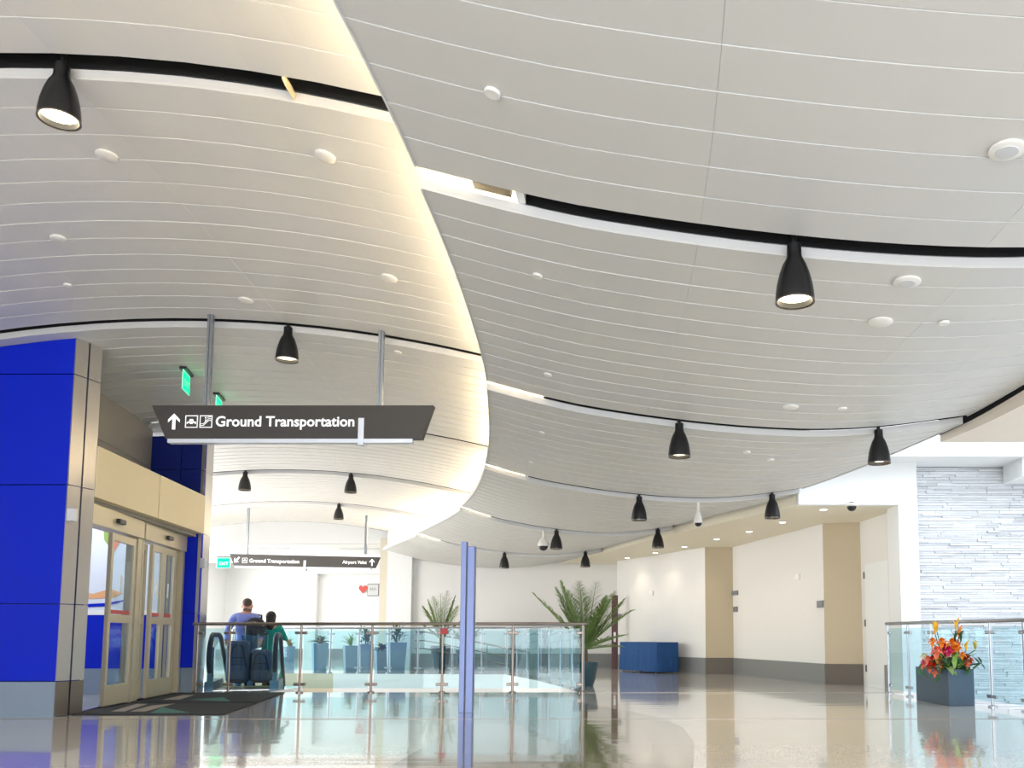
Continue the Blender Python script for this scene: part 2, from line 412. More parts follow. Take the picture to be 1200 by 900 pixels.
for y in SLOTS[2:7]: make_channel(crr, zR, LR_, ER, y)
bracket(crr, 574, 214, 5.16, M['soft_black'], .12, .25); bracket(cl, 333, 98, 5.12, M['beige'], .012, 2.2)
# cove wall and the light strips standing behind the edge of the lower ceiling
vs = []; fs = []; ys = [-3+i*.6 for i in range(47)]
for y in ys:
    x = EL(y)+COVE; z0 = zR(x, y)+.05; z1 = zL(x, y)+.1; vs += [(x, y, z0), (x, y, z1), (x+.05, y, z1), (x+.05, y, z0)]
for k in range(len(ys)-1):
    q = 4*k
    for j in range(4): fs.append((q+j, q+4+j, q+4+(j+1) % 4, q+(j+1) % 4))
MB().add(vs, fs).build('cove_wall', M['white'], crr)
for a, b in zip(SLOTS, SLOTS[1:]):
    m = MB(); y = a+GAPS[a]+.1; b = min(b, 24.4)
    while y < b-.1:
        y2 = min(y+.6, b-.05)
        p = Vector((EL(y)+.20, y, zR(EL(y)+.2, y)+.10)); q = Vector((EL(y2)+.20, y2, zR(EL(y2)+.2, y2)+.10)); m.bar(p, q, .05, .02); y = y2
    if m.f: m.build('cove_light', M['cove'], crr)
# unseen roof slab added to block the sky, open over the light well
m = MB(); m.box(-18, 9.5, -6.4, 9.7, 5.2, 5.4); m.box(-18, 2.6, 9.7, 12.9, 5.2, 5.4); m.box(8.6, 9.5, 9.7, 12.9, 5.2, 5.4); m.box(-18, 9.5, 12.9, 36, 5.2, 5.4)
tag(m.build('ceiling', M['white']), 'unseen roof slab above the hung plank ceilings, added to block the sky', 'ceiling', kind='structure')

# ---------------------------------------------------------------- right: slab, light well, soffit, bulkhead
def edge_poly(y0, y1, off, n=12): return [(ER(y0+(y1-y0)*i/n)+off, y0+(y1-y0)*i/n) for i in range(n+1)]
def reveal(parent, y0, y1, off, zb, zd=.0, n=28):
    """black shadow gap between the ceiling edge and the fascia"""
    vs = []; fs = []
    for i in range(n+1):
        y = y0+(y1-y0)*i/n; x = ER(y)+off; ze = zR(ER(y), y)-saw(y); lo = max(zb, ze-zd); vs += [(x-.004, y, lo), (x-.004, y, ze+.16), (x+.02, y, ze+.16), (x+.02, y, lo)]
    for i in range(n):
        q = 4*i
        for j in range(4): fs.append((q+j, q+(j+1) % 4, q+4+(j+1) % 4, q+4+j))
    fs += [(0, 3, 2, 1), (4*n, 4*n+1, 4*n+2, 4*n+3)]
    MB().add(vs, fs).build('shadow_gap', M['black'], parent)
sl = empty('ceiling', label='flat beige dropped ceiling slab in the upper right corner', cat='ceiling', kind='structure')
P = edge_poly(1, 9.78, .06, 28)+[(9.5, 9.78), (9.5, 1)]
MB().prism(P, 3.13, 3.55).build('slab', M['slab'], sl); reveal(sl, 1, 9.78, .052, 3.16, .05)
so = empty('ceiling', label='flat warm soffit over the right-hand corridor, dotted with downlights', cat='ceiling', kind='structure')
P = edge_poly(13.45, 24.5, .07, 28)+[(-.2, 24.6), (2.6, 20.1), (4.35, 15.7), (4.46, 13.45)]
MB().prism(P, 2.95, 3.4).build('soffit_panel', M['soffit'], so); reveal(so, 13.46, 24.5, .066, 2.97, .0)
hd = empty('trim_1', label='white bulkhead and header above the corridor mouth and stone wall', cat='bulkhead', kind='structure')
MB().box(2.55, 9.4, 12.85, 13.75, 3.62, 5.2).build('header', M['white'], hd)
MB().box(2.63, 4.2, 13.3, 13.45, 2.94, 3.62).build('bulkhead_panel', M['white'], hd)
MB().box(6.02, 7.4, 12.95, 13.65, 3.33, 3.62).build('boxed_step', M['white'], hd)
MB().box(4.2, 4.5, 13.3, 13.9, 0, 3.62).build('corner_pilaster', M['white'], hd)
for a_, b_ in (((2.5, 9.8), (2.5, 12.9)),): wallbox('light_well_side', M['white'], a_, b_, 3.75, 5.2, .08, hd)
MB().box(2.6, 8.6, 9.78, 9.86, 3.55, 5.2).build('light_well_side', M['white'], hd)
MB().box(8.6, 8.7, 9.78, 12.9, 3.13, 5.2).build('light_well_side', M['white'], hd)

# ================================================================ FLOOR
outer = [(-18, -6.4), (7.5, -6.4), (5.6, 4.5), (4.95, 8.4), (4.66, 10.1), (4.54, 10.75), (4.37, 11.3), (4.22, 11.9), (4.10, 12.55), (4.02, 13.3), (4.5, 13.3), (4.5, 14), (6, 14.1), (6, 25), (6, 36), (-18, 36)]
hole = [(-5.72, 13.52), (-.84, 13.52), (-1.12, 14.6), (-1.5, 15.9), (-1.95, 17.3), (-2.5, 18.8), (-2.95, 19.8), (-7.0, 20.2), (-7.5, 20.27), (-9.6, 20.5), (-7.40, 14.80), (-6.02, 15.25), (-5.72, 15.0)]
fl = empty('floor', label='polished cream terrazzo floor reflecting the hall', cat='floor', kind='structure')
def flat_poly(mb, loops, z):
    L3 = [[Vector((x, y, 0)) for x, y in lp] for lp in loops]; tri = tessellate_polygon(L3); pts = [p for lp in L3 for p in lp]
    fs = []
    for t in tri:
        a, b, c = [pts[i] for i in t]
        fs.append(tuple(t) if (b-a).cross(c-a).z > 0 else tuple(t[::-1]))
    mb.add([(p.x, p.y, z) for p in pts], fs)
m = MB(); flat_poly(m, [outer, hole], 0); m.build('terrazzo', M['floor'], fl)
def skirt(name, loop, z0, z1, mat, parent):
    m = MB(); n = len(loop); m.add([(x, y, z0) for x, y in loop]+[(x, y, z1) for x, y in loop], [(i, (i+1) % n, n+(i+1) % n, n+i) for i in range(n)]); return m.build(name, mat, parent)
skirt('slab_edge', outer, -.5, -.001, M['fascia'], fl)
# curved darker band
bl = [(-1.6, 3.5), (-1.64, 5.7), (-1.66, 7.1), (-1.82, 9.0), (-2.1, 10.8), (-2.5, 12.4), (-2.8, 13.35)]
brr = [(-1.05, 13.35), (-.98, 12.6), (-.72, 11.6), (-.36, 10.8), (.02, 10.1), (.32, 9.3), (.5, 8.4), (.52, 7.2), (.42, 5.9), (.2, 3.5)]
m = MB(); m.prism(bl+brr, 0.0, .0015); m.build('dark_inlay_band', M['floor_dark'], fl)
for y, x0, x1 in ((9.2, -18, 4.75), (13.42, -.7, 3.98)):
    MB().box(x0, x1, y-.012, y+.012, 0, .0025).build('divider_strip', M['steel_d'], fl)
# void walls and the level below
lw = empty('wall_void', label='pale walls lining the escalator well below floor level', cat='wall', kind='structure')
n = len(hole)
for i in range(n):
    a, b = Vector(hole[i]), Vector(hole[(i+1) % n])
    d = (b-a).normalized(); nn_ = Vector((d.y, -d.x))
    c = [tuple(a), tuple(b), tuple(b+nn_*.1), tuple(a+nn_*.1)]
    MB().prism(c, -4.2, -.002).build('well_panel', M['fasciat'] if i in (8, 7) else M['fascia'], lw)
MB().box(-18, 9.5, -2, 36, -4.4, -4.2).build('floor', M['floor']).__setitem__('kind', 'structure')
tag(bpy.data.objects['floor.001'], 'pale floor of the level below the escalator well', 'floor')
m = MB().box(4.3, 9.4, 14.2, 14.3, -4.2, 3.6); tag(m.build('wall_right', M['wall']), 'plain wall behind the split-stone cladding', 'wall', kind='structure')

# ================================================================ WALLS
def walls(name, label, segs, parts_base=True, top=3.1):
    w = empty(name, label=label, cat='wall', kind='structure')
    for a, b, mat, bm_ in segs:
        wallbox('wall_panel', mat, a, b, 0, top, .15, w, side=-1)
        if bm_:
            av, bv = Vector(a), Vector(b); d = (bv-av).normalized(); nrm = Vector((-d.y, d.x))*.015
            MB().prism([tuple(av), tuple(bv), tuple(bv+nrm), tuple(av+nrm)], 0, .375).build('skirting', bm_, w)
    return w
# far -> near along the right side (visible face is on the left of a->b)
wr = walls('wall_right', 'white stepped corridor walls with shade-toned tan returns and dark skirting', [
    ((1.72, 19.9), (-.40, 23.7), M['wall'], M['basegrey']),
    ((2.37, 19.9), (1.72, 19.9), M['tan'], M['basebrown']),
    ((3.54, 15.7), (2.37, 19.9), M['wall'], M['basegrey']),
    ((4.17, 15.46), (3.54, 15.7), M['tan'], M['basebrown']),
    ((4.42, 13.5), (4.17, 15.46), M['wall'], None),
    ((-.40, 23.7), (-.40, 24.6), M['wall'], M['basegrey'])])
for (u, v, a, b, w_, h_, mt) in ((862, 695, (3.54, 15.7), (2.37, 19.9), .34, .1, 'greyp'), (862.5, 714, (3.54, 15.7), (2.37, 19.9), .22, .12, 'greyp'), (962, 708, (3.54, 15.7), (2.37, 19.9), .22, .13, 'greyp'),
                             (936, 676, (3.54, 15.7), (2.37, 19.9), .16, .11, 'paper'), (764, 695, (1.72, 19.9), (-.4, 23.7), .16, .12, 'paper'), (726, 722, (1.72, 19.9), (-.4, 23.7), .2, .12, 'greyp')):
    A, B = Vector(a), Vector(b); r = (u-PX)/F
    k = (r*A.y-A.x)/((B.x-A.x)-r*(B.y-A.y)); k = min(.985, max(.015, k)); p = A+(B-A)*k; z = at(u, v, Y=p.y).z
    d = (B-A).normalized(); nrm = Vector((-d.y, d.x)); wh = mt == 'paper'
    q = MB().obox((p.x+nrm.x*.02, p.y+nrm.y*.02, z), (d.x*w_/2, d.y*w_/2, 0), (nrm.x*.015, nrm.y*.015, 0), (0, 0, h_/2)).build('wall_strobe' if wh else 'room_sign', M[mt], None, bevel=.004)
    lab = {862: 'slim grey nameplate on the white wall right of the first shade-toned return', 862.5: 'small grey room plate under the slim nameplate on the white wall', 962: 'grey room plate at the right end of the white wall, beside the second shade-toned return',
           936: 'white fire strobe high on the middle white wall panel', 764: 'small white strobe on the white wall above the blue cloth table', 726: 'small grey room plate on the wall just right of the dark red panel'}[u]
    tag(q, lab, 'strobe' if wh else 'sign')
# service door and its signs near the stone wall
dd = empty('door_1', label='white flush service door with steel hinges, beside the pilaster', cat='door', kind='structure')
A, B = Vector((4.17, 15.46)), Vector((4.42, 13.5)); d = (B-A).normalized(); nrm = Vector((-d.y, d.x))*-1
def onE(k, off): p = A+(B-A)*k+nrm*off; return p
a_, b_ = onE(.12, 0), onE(.62, 0)
MB().prism([tuple(a_), tuple(b_), tuple(b_+nrm*.03), tuple(a_+nrm*.03)], 0, 2.15).build('door_leaf', M['white'], dd)
for z in (.25, 1.05, 1.9):
    MB().prism([tuple(onE(.1, 0)), tuple(onE(.12, 0)), tuple(onE(.12, .045)), tuple(onE(.1, .045))], z, z+.12).build('hinge', M['steel_d'], dd)
MB().prism([tuple(onE(.56, .03)), tuple(onE(.6, .03)), tuple(onE(.6, .09)), tuple(onE(.56, .09))], 0.0, .4).build('kick_plate', M['steel'], dd)
for k, z, h_, lab in ((.74, 1.52, .12, 'grey room number plate on the wall beside the service door'), (.78, 1.17, .16, 'black card reader on the wall below the room number plate')):
    p0, p1 = onE(k, 0), onE(k+.1, 0)
    tag(MB().prism([tuple(p0), tuple(p1), tuple(p1+nrm*.03), tuple(p0+nrm*.03)], z, z+h_).build('room_sign' if h_ < .15 else 'card_reader', M['greyp'] if h_ < .15 else M['soft_black'], None), lab, 'sign' if h_ < .15 else 'card reader')
# back wall behind the void
wb = empty('wall_back', label='pale back wall behind the escalator well with grey skirting', cat='wall', kind='structure')
MB().box(-6.3, -.4, 24.6, 24.75, 0, 3.6).build('wall_panel', M['wall'], wb)
MB().box(-6.3, -.42, 24.585, 24.6, 0, .375).build('skirting', M['basegrey'], wb)
MB().box(-7.0, -6.3, 24.4, 25.0, 0, 3.9).build('pier', M['white'], wb)
MB().box(-7.75, -7.3, 26.2, 26.9, 0, 3.9).build('pier', M['soffit'], wb)
wf = empty('wall_far', label='white far wall of the hall beyond the escalator, over grey skirting', cat='wall', kind='structure')
MB().box(-18, 6, 33.6, 33.8, 0, 5.2).build('wall_panel', M['white'], wf)
MB().box(-18, 6, 33.57, 33.6, 0, .375).build('skirting', M['basegrey'], wf)
MB().box(-12.75, -12.3, 33.3, 33.6, 0, 3.3).build('pilaster', M['wall'], wf)
MB().box(-12.9, -7, 33.2, 33.6, 3.3, 3.75).build('beam', M['white'], wf)
fc = empty('ceiling', label='flat white ceiling with stepped beams in the far hall', cat='ceiling', kind='structure')
MB().box(-18, 6, 26.6, 33.8, 3.75, 3.85).build('ceiling_panel', M['white'], fc)
MB().box(-18, -6.6, 26.55, 26.65, 3.75, 5.2).build('bulkhead_panel', M['white'], fc)
MB().box(-18, -6, 28.6, 29.0, 3.5, 3.75).build('beam', M['white'], fc)
MB().box(-18, -6, 31, 31.3, 3.55, 3.75).build('beam', M['white'], fc)
for i, (x, y) in enumerate(((-12.5, 27.7), (-9.6, 27.9), (-13, 30.1))):
    MB().box(x, x+1.3, y, y+.12, 3.72, 3.755).build('air_slot', M['panel_edge'], fc)
wl = empty('wall_left', label='plain wall closing the left side of the hall', cat='wall', kind='structure')
MB().box(-16.2, -16, 13.6, 34, 0, 5.2).build('wall_panel', M['white'], wl)
MB().box(-10.5, -10.35, -6, 9.4, 0, 5.2).build('wall_panel', M['wall'], wl)

# ================================================================ STONE WALL
st = empty('wall_stone', label='pale split-face stone wall behind the right-hand glass railing', cat='wall', kind='structure')
MB().box(4.5, 7.6, 13.72, 13.85, -4.2, 3.62).build('stone_backing', M['stone2'], st)
cnt = 0; bulk = MB(); z = 3.60
while z > -1.2:
    hgt = random.choice((.028, .036, .044, .05)); x = 4.51-random.uniform(0, .3)
    while x < 7.5:
        L = random.uniform(.18, .62); x0, x1 = max(4.505, x), min(7.5, x+L-.004); pr = random.uniform(.012, .045)
        if x1-x0 > .03:
            vs = []
            for zz in (z-hgt+.003, z-.002):
                for yy in (13.72, 13.72-pr):
                    for xx in (x0, x1): vs.append((xx, yy+random.uniform(-.004, .004) if yy < 13.7 else yy, zz))
            fsx = [(0, 1, 3, 2), (4, 6, 7, 5), (2, 3, 7, 6), (0, 2, 6, 4), (1, 5, 7, 3)]
            if x0 < 6.3 and cnt < 300 and z > -.15 and x1-x0 > .24:
                MB().add(vs, fsx).build('stone', M[random.choice(('stone', 'stone', 'stone2', 'stone3'))], st); cnt += 1
            else: bulk.add(vs, fsx)
        x += L
    z -= hgt
tag(bulk.build('stone_courses', M['stone'], st), kind='stuff')

# ================================================================ BLUE ENTRANCE PORTAL
po = empty('trim_2', (0, 0, 0), label='cobalt blue panelled entrance portal with steel corner trims, left', cat='portal', kind='structure')
YF = 9.45; XC = -6.31
levels = [0.0, .385, 1.235, 2.57, 3.84, None]
for i in range(5):
    z0 = levels[i]+(.006 if i else 0)
    for (xa, xb) in ((-10.3, -8.35), (-8.34, XC-.0)):
        m = MB(); vs = []; n = 8
        for k in range(n+1):
            x = xa+(xb-xa)*k/n; z1 = (levels[i+1]-.006) if levels[i+1] else zL(x, YF)-.005
            vs += [(x, YF, z0), (x, YF, z1), (x, YF+.05, z1), (x, YF+.05, z0)]
        fs = []
        for k in range(n):
            q = 4*k
            for j in range(4): fs.append((q+j, q+4+j, q+4+(j+1) % 4, q+(j+1) % 4))
        fs += [(0, 1, 2, 3), (4*n, 4*n+3, 4*n+2, 4*n+1)]
        m.add(vs, fs).build('plinth_panel' if i == 0 else 'cladding_panel', M['basemetal'] if i == 0 else M['blue'], po)
MB().prism([(-10.3, YF+.05), (XC-.02, YF+.05), (-6.27, 9.78), (-10.3, 9.78)], 0, 4.2).build('core', M['blue_dark'], po)
# steel corner trims on the side of the near column, in two strips
tz = [0.0, .385, 1.235, 2.57, 3.84, 4.27]
def lerp2(a, b, t): return (a[0]+(b[0]-a[0])*t, a[1]+(b[1]-a[1])*t)
s0, s1 = (XC, YF-.005), (-6.235, 9.80)
for i in range(5):
    for (t0, t1) in ((0, .47), (.53, 1)):
        a, b = lerp2(s0, s1, t0), lerp2(s0, s1, t1)
        MB().prism([a, b, (b[0]-.03, b[1]), (a[0]-.03, a[1]+.01)], tz[i]+.005, tz[i+1]-.005).build('corner_trim', M['basemetal'] if 0 else (M['steel'] if i else M['steel_d']), po)
# far column, facing the camera below the sign band
for i in range(3):
    MB().box(-7.16, -6.80, 13.42, 13.47, (0, .39, 1.24)[i]+.003, (.385, 1.235, 2.6)[i]).build('cladding_panel' if i else 'plinth_panel', M['blue'] if i else M['basemetal'], po)
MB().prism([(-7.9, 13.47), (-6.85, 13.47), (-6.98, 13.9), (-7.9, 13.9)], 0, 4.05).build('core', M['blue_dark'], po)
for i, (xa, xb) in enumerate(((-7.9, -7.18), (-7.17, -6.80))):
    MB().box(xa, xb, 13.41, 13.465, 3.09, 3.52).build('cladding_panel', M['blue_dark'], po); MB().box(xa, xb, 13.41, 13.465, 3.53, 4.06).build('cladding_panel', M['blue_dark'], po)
for z0, z1 in ((0, .385), (.39, 1.235), (1.24, 2.5), (2.51, 3.5), (3.51, 4.06)):
    MB().prism([(-6.80, 13.40), (-6.93, 13.95), (-6.98, 13.93), (-6.85, 13.41)], z0, z1).build('corner_trim', M['steel'], po)
# taupe wall above the vestibule, vestibule roof
A, B = (-6.95, 9.8), (-7.66, 13.42)
for z0, z1 in ((3.08, 3.55), (3.56, 4.26)): wallbox('recess_panel', M['greywall'], A, B, z0, z1, .06, po, side=1)
MB().prism([(-6.3, 9.8), (-6.76, 13.4), (-10, 13.4), (-10, 9.8)], 3.03, 3.08).build('vestibule_roof', M['greywall'], po)
# champagne band over the doors, two panels
BA, BB = Vector((-6.22, 9.81)), Vector((-6.76, 13.40))
for t0, t1 in ((0, .497), (.503, 1)):
    a, b = BA+(BB-BA)*t0, BA+(BB-BA)*t1
    wallbox('canopy_panel', M['beige'], a, b, 2.49, 3.09, .12, po, side=1)
wallbox('canopy_soffit', M['greywall'], BA+Vector((-.12, 0)), BB+Vector((-.12, 0)), 2.44, 2.50, .3, po, side=1)
MB().box(XC+.02, XC+.09, 9.42, 9.5, 2.16, 2.3).build('door_sensor', M['alu'], po)
MB().box(-6.78, -6.71, 13.36, 13.44, 1.95, 2.1).build('door_sensor', M['alu'], po)
# vestibule interior
vi = empty('wall_vestibule', label='white beach mural over blue panel inside the entrance vestibule', cat='wall', kind='structure')
MB().box(-10, -7.16, 13.0, 13.1, 1.27, 3.0).build('mural_panel', M['skyp'], vi)
MB().box(-10, -7.16, 12.99, 13.1, 1.20, 1.27).build('white_rail', M['paper'], vi)
MB().box(-10, -7.16, 13.0, 13.1, .39, 1.20).build('blue_panel', M['blue'], vi)
MB().box(-10, -7.16, 12.99, 13.1, 0, .39).build('plinth_panel', M['basemetal'], vi)
MB().box(-10.1, -10, 9.8, 13.1, 0, 3.0).build('side_wall', M['skyp'], vi)
MB().box(-10.0, -7.2, 9.85, 13.0, 2.96, 3.02).build('lining', M['white'], vi)
def mural_shape(pts, mat, y=12.995): MB().add([(x, y, z) for x, z in pts], [tuple(range(len(pts)))]).build('mural_shape', M[mat], vi)
mural_shape([(-8.62+.0, 1.50), (-8.4, 1.56), (-8.2, 1.52), (-7.95, 1.60), (-7.75, 1.53), (-7.9, 1.46), (-8.3, 1.44)], 'sand')
mural_shape([(-8.75, 1.40), (-8.4, 1.36), (-8.0, 1.38), (-7.6, 1.45), (-8.0, 1.33), (-8.5, 1.31)], 'blue', 12.993)
mural_shape([(-7.93, 2.15), (-8.08, 2.35), (-8.1, 2.55), (-8.0, 2.78), (-7.9, 2.86), (-7.85, 2.5)], 'leafl')
mural_shape([(-7.93, 2.15), (-8.02, 2.3), (-7.9, 2.42), (-7.84, 2.3)], 'coral', 12.991)
# ---------------------------------------------------------------- door units
dA = Vector((-6.40, 9.80)); dS = Vector((-.197, 1)); dU = dS.normalized(); dN = Vector((dU.y, -dU.x))   # normal towards the hall
def dp(y, off=0): p = dA+dS*(y-9.8)+dN*off; return (p.x, p.y)
def dbox(name, mat, y0, y1, o0, o1, z0, z1, parent, bevel=0): return MB().prism([dp(y0, o0), dp(y1, o0), dp(y1, o1), dp(y0, o1)], z0, z1).build(name, mat, parent, bevel=bevel)
def leaf_(parent, y0, y1, off):
    r = empty('door_leaf'); r.parent = parent
    w = .07
    dbox('stile', M['door'], y0, y0+w, off, off+.045, .02, 2.17, r); dbox('stile', M['door'], y1-w, y1, off, off+.045, .02, 2.17, r)
    dbox('rail', M['door'], y0+w, y1-w, off, off+.045, .02, .27, r); dbox('rail', M['door'], y0+w, y1-w, off, off+.045, 1.05, 1.15, r); dbox('rail', M['door'], y0+w, y1-w, off, off+.045, 2.08, 2.17, r)
    dbox('pane', M['glassd'], y0+w, y1-w, off+.018, off+.026, .27, 1.05, r); dbox('pane', M['glassd'], y0+w, y1-w, off+.018, off+.026, 1.15, 2.08, r)
    if y1-y0 > .3:
        dbox('red_decal', M['redn'], y0+w+.02, y1-w-.02, off+.027, off+.029, 1.16, 1.21, r)
        ym = (y0+y1)/2; dbox('white_decal', M['paper'], ym-.03, ym+.03, off+.027, off+.029, 1.45, 1.66, r)
for nme, ya, yb, mull, leaves, lab in (
    ('door_2', 9.80, 11.58, (9.8, 9.96), ((10.57, 11.36, .03),), 'near sliding glass entrance door standing open, champagne frame, blue portal'),
    ('door_3', 11.60, 13.38, (11.60, 11.66), ((11.68, 12.0, -.05), (11.98, 12.46, .03), (12.46, 12.96, .03), (12.97, 13.28, -.05)), 'far sliding glass entrance door, closed, four panels, champagne frame')):
    D = empty(nme, label=lab, cat='door', kind='structure')
    dbox('header', M['door'], ya+.02, yb-.02, -.1, .10, 2.20, 2.44, D, .006)
    dbox('jamb', M['door'], mull[0], mull[1], -.08, .07, 0, 2.2, D); dbox('jamb', M['door'], yb-.14 if nme == 'door_2' else yb-.09, yb, -.08, .07, 0, 2.2, D)
    dbox('threshold', M['steel'], ya, yb, -.1, .08, 0, .012, D)
    ym = (ya+yb)/2; dbox('motion_sensor', M['soft_black'], ym-.1, ym+.1, .10, .15, 2.29, 2.35, D, .01)
    for l in leaves: leaf_(D, *l)
# floor mats
for lab, pts, tris, tans in (
    ('charcoal entrance mat nearer the camera, teal wedge and tan stripes', [(82, 838), (262, 838), (301, 824.6), (135, 824.6)], [(190, 830), (222, 836.5), (176, 837)], [[(130, 835), (160, 826), (173, 826), (146, 835)], [(152, 835), (178, 828), (205, 825.5), (170, 835)]]),
    ('charcoal entrance mat further from the camera, nearer the railing', [(140, 823.6), (303, 823.6), (334, 812), (205, 812.5)], [(222, 821), (262, 818), (270, 823)], [[(190, 821), (215, 815.5), (228, 815.5), (210, 821)]])):
    mt = empty('entrance_mat', label=lab, cat='mat')
    w = [at(u, v, Z=0) for u, v in pts]; MB().prism([(p.x, p.y) for p in w], .002, .012).build('carpet', M['mat'], mt)
    t = [at(u, v, Z=0) for u, v in tris]; MB().prism([(p.x, p.y) for p in t], .0125, .0135).build('teal_wedge', M['matteal'], mt)
    for q in tans: t = [at(u, v, Z=0) for u, v in q]; MB().prism([(p.x, p.y) for p in t], .0125, .0135).build('tan_stripe', M['mattan'], mt)

# ================================================================ RAILINGS
def railing(label, pts, matpost, parts_z=(.12, .99), H=1.07, clampm=None, offs=None, topdark=True, group=None, doubled=False):
    r = empty('glass_railing', (0, 0, 0), label=label, cat='railing')
    P3 = [Vector((x, y, H)) for x, y in pts]
    ext = (P3[0]-P3[1]).normalized()*.08; MB().tube([P3[0]+ext]+P3+[P3[-1]-(P3[-2]-P3[-1]).normalized()*.06], .026, 10).build('handrail', matpost, r, smooth=True)
    for i, (x, y) in enumerate(pts):
        m = MB(); m.tube([(x, y, 0), (x, y, H-.02)], .019, 8); p = m.build('post', matpost, r, smooth=True)
        MB().lathe([(.055, 0), (.055, .018), (.025, .026)], 14, (x, y, 0)).build('foot_plate', matpost, p, smooth=True)
        a = Vector(pts[max(i-1, 0)]); b = Vector(pts[min(i+1, len(pts)-1)]); d = (b-a).normalized()
        for z in (.13, .93):
            m = MB()
            for s_ in (-1, 1):
                if (i == 0 and s_ == -1) or (i == len(pts)-1 and s_ == 1): continue
                m.obox((x+d.x*.05*s_, y+d.y*.05*s_, z), (d.x*.045, d.y*.045, 0), (-d.y*.016, d.x*.016, 0), (0, 0, .022))
            if m.f: m.build('glass_clamp', clampm or matpost, p, bevel=.008)
    for a, b in zip(pts, pts[1:]):
        a, b = Vector(a), Vector(b); d = (b-a).normalized(); n_ = Vector((-d.y, d.x))*.006; a2, b2 = a+d*.045, b-d*.045
        MB().prism([tuple(a2-n_), tuple(b2-n_), tuple(b2+n_), tuple(a2+n_)], .07, 1.0).build('glass_panel', M['glass'], r)
    return r
YR = 13.42
fx = [(-6.79, YR)]+[((u-PX)/F*YR*.9985, YR) for u in (271, 354, 437, 519.5, 601.5, 683)]
railing('long glass railing with bronze posts across the near edge of the escalator well', fx, M['steel_d'])
sr = [(-.76, 13.55), (-1.0, 14.5), (-1.27, 15.35), (-1.56, 16.25), (-1.86, 17.2), (-2.2, 18.1), (-2.52, 18.9), (-2.86, 19.75)]
railing('glass railing receding along the right side of the escalator well', sr, M['chrome'])
br_ = [(-2.9, 19.95), (-3.5, 20.05), (-4.2, 20.12), (-5.02, 20.2), (-5.74, 20.28), (-6.46, 20.33), (-7.15, 20.38), (-8.36, 20.5), (-9.6, 20.62)]
railing('glass railing with chrome posts on the far edge of the escalator well', br_, M['chrome'])
rr = [(4.62, 8.4), (4.60, 9.3), (4.60, 10.05), (4.49, 10.72), (4.32, 11.3), (4.17, 11.9), (4.05, 12.55), (3.97, 13.25)]
railing('curved glass railing with chrome posts on the right, before the stone wall', rr, M['chrome'])
# little notice on the near railing, tag on the far side
q = MB().obox((-2.93, YR-.04, .955), (.055, 0, 0), (0, .004, 0), (0, 0, .045)).build('notice', M['redn']); tag(q, 'small red notice fixed to the top of the near railing post', 'notice')
# stair handrails descending behind the far railing
sh = empty('stair_railing', label='sloping steel stair handrails seen through the far glass railing', cat='railing')
for dz, r_ in ((0, .022), (-.22, .014), (-.42, .014)):
    MB().tube([(-5.55, 22.0, .98+dz), (-5.3, 22.0, .98+dz), (-2.6, 22.0, .1+dz+.35)], r_, 8).build('handrail', M['steel_d'], sh, smooth=True)
for x in (-5.5, -4.6, -3.7, -2.8):
    zt = .98-(max(0, x+5.3))*.2; MB().tube([(x, 22.0, 0), (x, 22.0, zt)], .018, 8).build('post', M['steel_d'], sh, smooth=True)

# ================================================================ ESCALATOR
ed = Vector((-.33, .944)).normalized(); en = Vector((ed.y, -ed.x))   # travel direction in plan: away from the camera, downwards
top = Vector((-6.47, 14.35))
es = empty('escalator', (top.x, top.y, 0), math.atan2(ed.y, ed.x)-PI/2, label='escalator descending behind the near glass railing, dark handrails', cat='escalator')
SL = math.tan(math.radians(30)); Y0 = 1.0
def ez(y): return 0 if y < Y0 else -(y-Y0)*SL
y = .62; k = 0
while y < 6.2:
    z = ez(y+.2)-.0
    m = MB().box(-.4, .4, y+.003, y+.4, z-.025, z); m.box(-.4, .4, y+.385, y+.4, z-.24, z-.025)
    m.build('step', M['step'], es); y += .4
MB().box(-.42, .42, -.35, .62, -.03, .006).build('landing_plate', M['steel'], es)
MB().box(-.40, .40, .56, .66, .0, .012).build('comb_plate', M['yellowm'], es)
def along(x0, x1, zlo, zhi, ya, yb):
    vs = []
    for yy in (ya, Y0, yb):
        for xx, dz in ((x0, zlo), (x1, zlo), (x1, zhi), (x0, zhi)): vs.append((xx, yy, ez(yy)+dz))
    fs = []
    for k in range(2):
        q = 4*k
        for j in range(4): fs.append((q+j, q+4+j, q+4+(j+1) % 4, q+(j+1) % 4))
    return MB().add(vs, fs+[(0, 1, 2, 3), (8, 11, 10, 9)])
for sx in (-1, 1):
    xm = sx*.49
    along(xm-.07, xm+.07, -.0 if 0 else .0, .14, -.25, 1.0+5.2).build('skirt_panel', M['esc'], es)
    along(xm-.07, xm+.07, -.6, -.02, .95, 1.0+5.2).build('side_truss', M['esc'], es)
    along(xm-.006, xm+.006, .14, .86, -.1, 6.2).build('glass_balustrade', M['glass'], es)
    pts = [(xm, 6.2, ez(6.2)+.9), (xm, Y0+.1, ez(Y0+.1)+.895), (xm, Y0-.2, .9), (xm, .0, .9)]
    for k in range(1, 9): a = PI/2+PI*k/8; pts.append((xm, .0+.33*math.cos(a), .56+.34*math.sin(a)))
    MB().tube(pts, .042, 10).build('handrail', M['rubber'], es, smooth=True)
    MB().obox((xm, -.12, .36), (.035, 0, 0), (0, .12, 0), (0, 0, .34)).build('newel_panel', M['esc'], es, bevel=.01)

